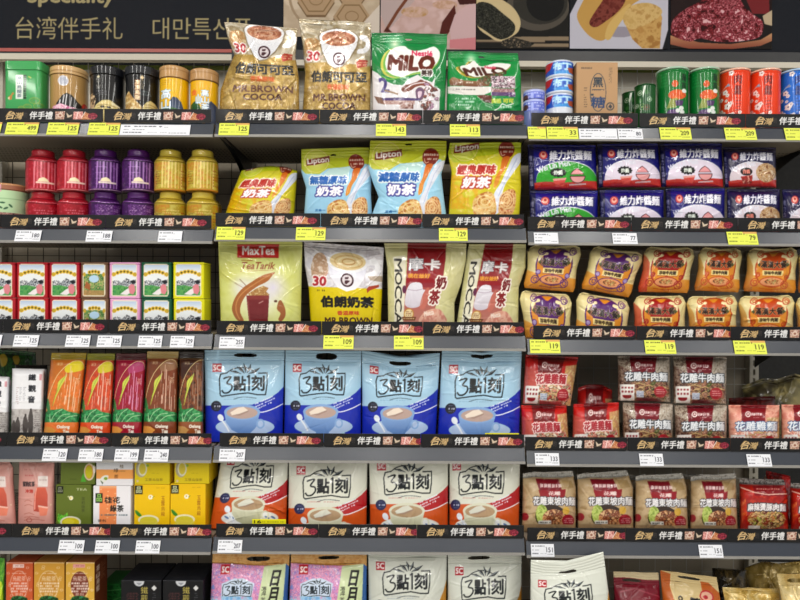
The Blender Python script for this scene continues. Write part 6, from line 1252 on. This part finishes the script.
pouch('tea_pouch', 'dusty pink tea pouch with a bottle, fully in view', 'pouch', 'dusty pink tea pouches', PT, q4((18.8, 459.5), (55, 459.5), (55, 523.5), (17.8, 523.5)), z, t=.045, seed=65, wr=.001, seal=.05, edge=4)
pouch('tea_pouch', 'dusty pink tea pouch with a bottle, cut by the frame edge', 'pouch', 'dusty pink tea pouches', PT, q4((-27, 459.5), (11, 460), (16.6, 523.5), (-24, 523.5)), z, t=.05, seed=66, wr=.001, seal=.05, edge=4, right=[(0, -2), (.12, 2), (.3, 1), (1, 0)])

# noodle packs
def pack(lb, grp, A, qd, zb, seed, auv=(0, 0, 1, 1), t=.06, Y=.03, wr=.0016, mat=None, seal=.05, bs=False, name='noodle_pack', **k):
    return pouch(name, lb, 'noodle pack', grp, A, qd, zb, Y=Y, t=t, seed=seed, wr=wr, mat=mat or M_CLEAR, seal=seal, auv=auv, kind='pillow', edge=4, **k)
z = DK['R'][1]; ZG, ZK, ZF = art_zhajiang('green'), art_zhajiang('pink'), art_zhajiang('photo')
for qd, A, lb, s in ((q4((529.5, 190.5), (597.6, 190.8), (598, 236), (530, 236)), ZG, 'navy noodle pack with a green dome, lower tier', 70), (q4((599.4, 190), (663.6, 190), (664, 236), (600, 236)), ZK, 'navy noodle pack with a white dome beside the green one, lower tier', 71),
        (q4((665.4, 188.4), (724.8, 188.4), (725, 234), (666, 234)), ZK, 'navy noodle pack with a white dome beside the noodle photo, lower tier', 72), (q4((726.6, 189), (780, 189), (780.6, 234), (727, 234)), ZF, 'navy noodle pack with a noodle photo, lower tier', 73), (q4((782, 189.5), (838, 190), (838, 234), (782.6, 234)), ZF, 'navy noodle pack cut by the right frame edge', 74)):
    pack(lb, 'navy noodle packs', A, qd, z, s, t=.07)
for qd, A, lb, s in ((q4((527.4, 144.6), (595.6, 145), (597.4, 190), (529, 190.2)), ZG, 'navy noodle pack with a green dome, upper tier', 75), (q4((597.2, 144), (658, 143.4), (661.5, 187.4), (598, 187.6)), ZK, 'navy noodle pack with a white dome beside the green one, upper tier', 76),
        (q4((659.2, 143.4), (721.6, 143.6), (723.6, 187.2), (661.4, 187)), ZK, 'navy noodle pack with a white dome beside the noodle photo, upper tier', 77), (q4((722.6, 147), (775.8, 147.4), (776.4, 187.6), (724.6, 187.6)), ZF, 'navy noodle pack with a noodle photo, upper tier', 78)):
    pack(lb, 'navy noodle packs', A, qd, None, s, t=.07)
z = DK['R'][2]; MP, MR, MO = (art_manhan(k) for k in ('purple', 'red', 'orange'))
for qd, A, lb, s in ((q4((519.6, 289.5), (571, 293.8), (571.5, 346), (524.6, 343)), MP, 'cream noodle bag with a purple arch, lower tier, nearest the maroon bag', 80), (q4((577.5, 291), (629, 299.4), (628, 348), (573.6, 341)), MP, 'cream noodle bag with a purple arch, lower tier, beside the red arch', 81),
        (q4((634.4, 295), (685, 294.8), (686.6, 340), (632.6, 339)), MR, 'cream noodle bag with a red arch, lower tier', 82), (q4((687, 295.7), (736.4, 294.4), (738, 339), (688, 339)), MO, 'cream noodle bag with an orange arch, lower tier, beside the red arch', 83),
        (q4((738.8, 295.4), (793.6, 294.4), (794.6, 340), (739.8, 340)), MO, 'cream noodle bag with an orange arch, lower tier, beside the cropped bag', 84), (q4((796, 296), (837.5, 295), (837.5, 340), (796.4, 340)), MO, 'cream noodle bag on the lower tier cut by the right frame edge', 85)):
    pack(lb, 'cream arch-printed noodle bags', A, qd, z, s, t=.075, seal=.04, mat=M_FILM, wr=.0024, top=[(0, 2.5), (.08, .6), (.3, 1), (.5, 2), (.8, 1), (.93, .5), (1, 2.5)], left=[(0, 2), (.15, -1), (.5, 1), (1, 1)], right=[(0, -2), (.15, 1), (.5, -1), (1, -1)])
for qd, A, lb, s in ((q4((529, 246.4), (581.4, 246.6), (574, 292.4), (523.6, 288)), MP, 'cream noodle bag with a purple arch, upper tier, nearest the maroon bag', 86), (q4((592, 247), (644, 254), (629.4, 297.6), (581, 288.8)), MP, 'tilted cream noodle bag with a purple arch, upper tier', 87),
        (q4((645.4, 247.8), (694.6, 249), (688.2, 293), (637.6, 292)), MR, 'cream noodle bag with a red arch, upper tier', 88), (q4((700, 248.4), (741.8, 249.6), (739.2, 292.4), (694, 290.6)), MO, 'narrow cream noodle bag with an orange arch, upper tier', 89),
        (q4((748.4, 249.4), (797.6, 249), (795.6, 293), (743, 291.4)), MO, 'wide cream noodle bag with an orange arch, upper tier', 90), (q4((799, 252), (837.5, 250), (837.5, 294), (798, 293)), MO, 'cream noodle bag on the upper tier cut by the right frame edge', 91)):
    pack(lb, 'cream arch-printed noodle bags', A, qd, None, s, t=.075, seal=.04, mat=M_FILM, wr=.0026, top=[(0, 1), (.1, -1.5), (.5, 1.5), (.9, -1.5), (1, 1)], left=[(0, 1.5), (.12, -1), (.5, 1), (.9, -.5), (1, 1)], right=[(0, -1.5), (.15, 1), (.5, -1), (.9, .5), (1, -1)])
z = DK['R'][3]; NR, NB, NP = (art_noodle(k) for k in ('red', 'beef', 'pink'))
H5 = (0, 0, 1, 1)
for qd, A, lb, s in ((q4((521, 405), (566.6, 405.6), (569.6, 452), (521.8, 452)), NR, 'red noodle pack, lower tier, nearest the light blue bag', 92), (q4((573.4, 404), (619, 402.4), (620.4, 451), (571.8, 452)), NR, 'red noodle pack, lower tier, beside the grey pack', 93),
        (q4((622.6, 402.4), (673, 403.8), (673.4, 450), (623, 450)), NB, 'grey noodle pack, lower tier, beside the red packs', 94), (q4((674.4, 405.4), (727, 404.8), (727, 452), (674.8, 452)), NB, 'grey noodle pack, lower tier, beside the pink pack', 95),
        (q4((728.4, 405), (779.4, 405), (779.8, 452), (728.6, 452)), NP, 'pink noodle pack with blue-white characters', 96), (q4((781.4, 404.6), (832, 404.6), (832, 452), (781.4, 452)), NP, 'pink noodle pack cut by the right frame edge', 97)):
    pack(lb, 'five-piece noodle packs', A, qd, z, s, t=.075, seal=.05)
for qd, A, lb, s in ((q4((525.6, 354.6), (578.4, 357), (570.4, 406), (522.4, 403.6)), NR, 'tilted red noodle pack on the upper tier', 98), (q4((617.6, 355.8), (670, 356.6), (670.6, 402), (618, 400.8)), NB, 'grey noodle pack, upper tier, beside the red packs gap', 99),
        (q4((673, 356.6), (727, 356.8), (726.4, 404), (673.4, 403.4)), NB, 'grey noodle pack, upper tier, beside the olive film bag', 100)):
    pack(lb, 'five-piece noodle packs', A, qd, None, s, t=.075, seal=.05)
pack('red noodle pack standing behind the lower right red one', 'five-piece noodle packs', NR, q4((578, 384), (612, 385), (616, 452), (574, 452)), z, 101, Y=.115, t=.09, top=[(0, 4), (.3, 0), (.7, 0), (1, 5)], wr=.003)
pack('dark red noodle pack behind the pink pack', 'five-piece noodle packs', gold(46, ('6c1c1c', 'a04030', '481412')), q4((729, 398), (775, 396), (778, 452), (729, 452)), z, 102, Y=.115, t=.09, wr=.003)
pack('olive clear-film pack lying behind the pink noodle packs', 'clear-film packs', gold(47, ('7c7450', 'a89c6c', '4c4430')), q4((742, 382), (812, 376), (815, 452), (748, 452)), z, 103, Y=.215, t=.12, wr=.004, top=[(0, 4), (.3, -2), (.5, 2), (.75, -4), (1, 2)])
z = DK['R'][4]; DP, SP = art_dongpo(), art_dongpo('red'); DG = 'tan pork noodle packs'
for qd, lb, s, k in ((q4((522.8, 471.4), (575, 471.6), (576, 527.6), (521.8, 527)), 'tan noodle pack nearest the white milk tea bag', 110, dict(right=[(0, -2), (.15, -1), (.3, 1), (1, 0)])), (q4((577, 472.4), (629, 471), (633.6, 527.6), (577.6, 527)), 'tan noodle pack, second from the white milk tea bag', 111, dict(right=[(0, -2), (.3, 3), (1, 0)])),
        (q4((635.4, 474), (682.6, 474), (688.4, 528.4), (634.8, 528)), 'tan noodle pack, third from the white milk tea bag', 112, dict(right=[(0, 0), (.25, 3), (1, 0)])), (q4((690.4, 474.4), (736, 474), (738, 528.4), (690, 528.4)), 'tan noodle pack beside the spicy red pack', 113, dict())):
    pack(lb, DG, DP, qd, z, s, auv=(0, 0, 1, .923), t=.08, seal=.09, sealname='silver_seal', top=[(0, 2), (.2, 0), (.6, 1), (1, -1)], wr=.002, **k)
pack('red spicy noodle pack with a dark top seal', 'red spicy noodle packs', SP, q4((739.4, 478.4), (784.6, 479.6), (788.6, 529), (740, 529)), z, 114, auv=(0, 0, 1, .94), t=.08, seal=.1, wr=.002, right=[(0, -1), (.3, 2), (1, 0)])
pack('red spicy noodle pack cut by the right frame edge', 'red spicy noodle packs', SP, q4((790.6, 483), (838, 484), (838, 529), (790.8, 529)), z, 115, auv=(0, 0, 1, .94), t=.08, seal=.1, wr=.002)
pack('crumpled red noodle pack standing behind the spicy red one', 'red spicy noodle packs', gold(48, ('a81c20', 'd83c38', '7c1014')), q4((766, 470.5), (790, 476), (796, 529), (764, 529)), z, 116, Y=.12, t=.09, wr=.004)
for k, (x, lb) in enumerate(((560, 'second-row tan noodle pack behind the leftmost two'), (615, 'second-row tan noodle pack behind the middle gap'), (705, 'second-row tan noodle pack behind the rightmost one'))):
    pack(lb, DG, DP, q4((x - 24, 474), (x + 22, 475), (x + 24, 528), (x - 24, 528)), z, 117 + k, auv=(0, 0, 1, .923), Y=.125, t=.08, wr=.003)

# yellow promotional stickers tucked at the foot of two bags
for b, i, x0, x1, lb in (('M', 3, 485, 519, 'yellow sticker slip at the foot of the rightmost light blue bag'), ('M', 4, 252, 286, 'yellow sticker slip at the foot of the tilted white bag')):
    a = Art(0, 0, 1, (0, 0, 34, 18), 'e6e01c', s=6); a.T('16', 2, 1.2, 9, 4, '4c4818', bold=.3); a.M(10, 1.5, 32, 4.2, 1, 'a8a020')
    y0 = {3: 433.0, 4: 519.2}[i]; X = float(P((x0 + x1) / 2, y0, .012)[0]); Z1 = float(P(x0, y0, .012)[1]); hh = Z1 - DK[b][i] - .0006
    o = root('sticker_slip', (X, .012, DK[b][i] + .0006), lb, 'sticker', 'yellow sticker slips'); sheet('slip_card', M_PAPER, o, a, (x1 - x0) * K, hh, .0006, v1=hh / K / 18)

# ================================================================ light and camera
def area(name, loc, rot, sx_, sy_, e, col=(1, .97, .92)):
    l = bpy.data.lights.new(name, 'AREA'); l.shape = 'RECTANGLE'; l.size = sx_; l.size_y = sy_; l.energy = e; l.color = col
    o = bpy.data.objects.new(name, l); COL.objects.link(o); o.location = loc; o.rotation_euler = rot; o['kind'] = 'helper'; return o
struct('ceiling', boxmesh('ceiling', [(-6, -10, 3.13, 6, 1.3, 3.16)]), node_mat('ceiling_paint', .8, base='c8c6c0'))
for x, e in ((-3.2, 210), (-1.7, 260), (-.25, 260), (1.25, 260), (2.8, 210)):
    area('ceiling_tube', (x, -4.7, 3.05), (0, 0, 0), .11, 7.8, e)
wld = bpy.data.worlds.new('store_air'); SC.world = wld; wld.use_nodes = True; bg = wld.node_tree.nodes['Background']; bg.inputs[0].default_value = (.95, .97, 1, 1); bg.inputs[1].default_value = .95
cam = bpy.data.cameras.new('camera'); co = bpy.data.objects.new('camera', cam); COL.objects.link(co); SC.camera = co
cam.sensor_width = 36; cam.lens = 18 * D / (400 * K)
co.matrix_world = Matrix(((CR, -SR * 1, 0, 0), (0, 0, -1, -D), (SR, CR, 0, ZC), (0, 0, 0, 1)))
cam.clip_start = .05
SC.view_settings.view_transform = 'Standard'; SC.view_settings.look = 'None'; SC.view_settings.gamma = 1; SC.view_settings.exposure = -1.42; SC.view_settings.use_curve_mapping = False
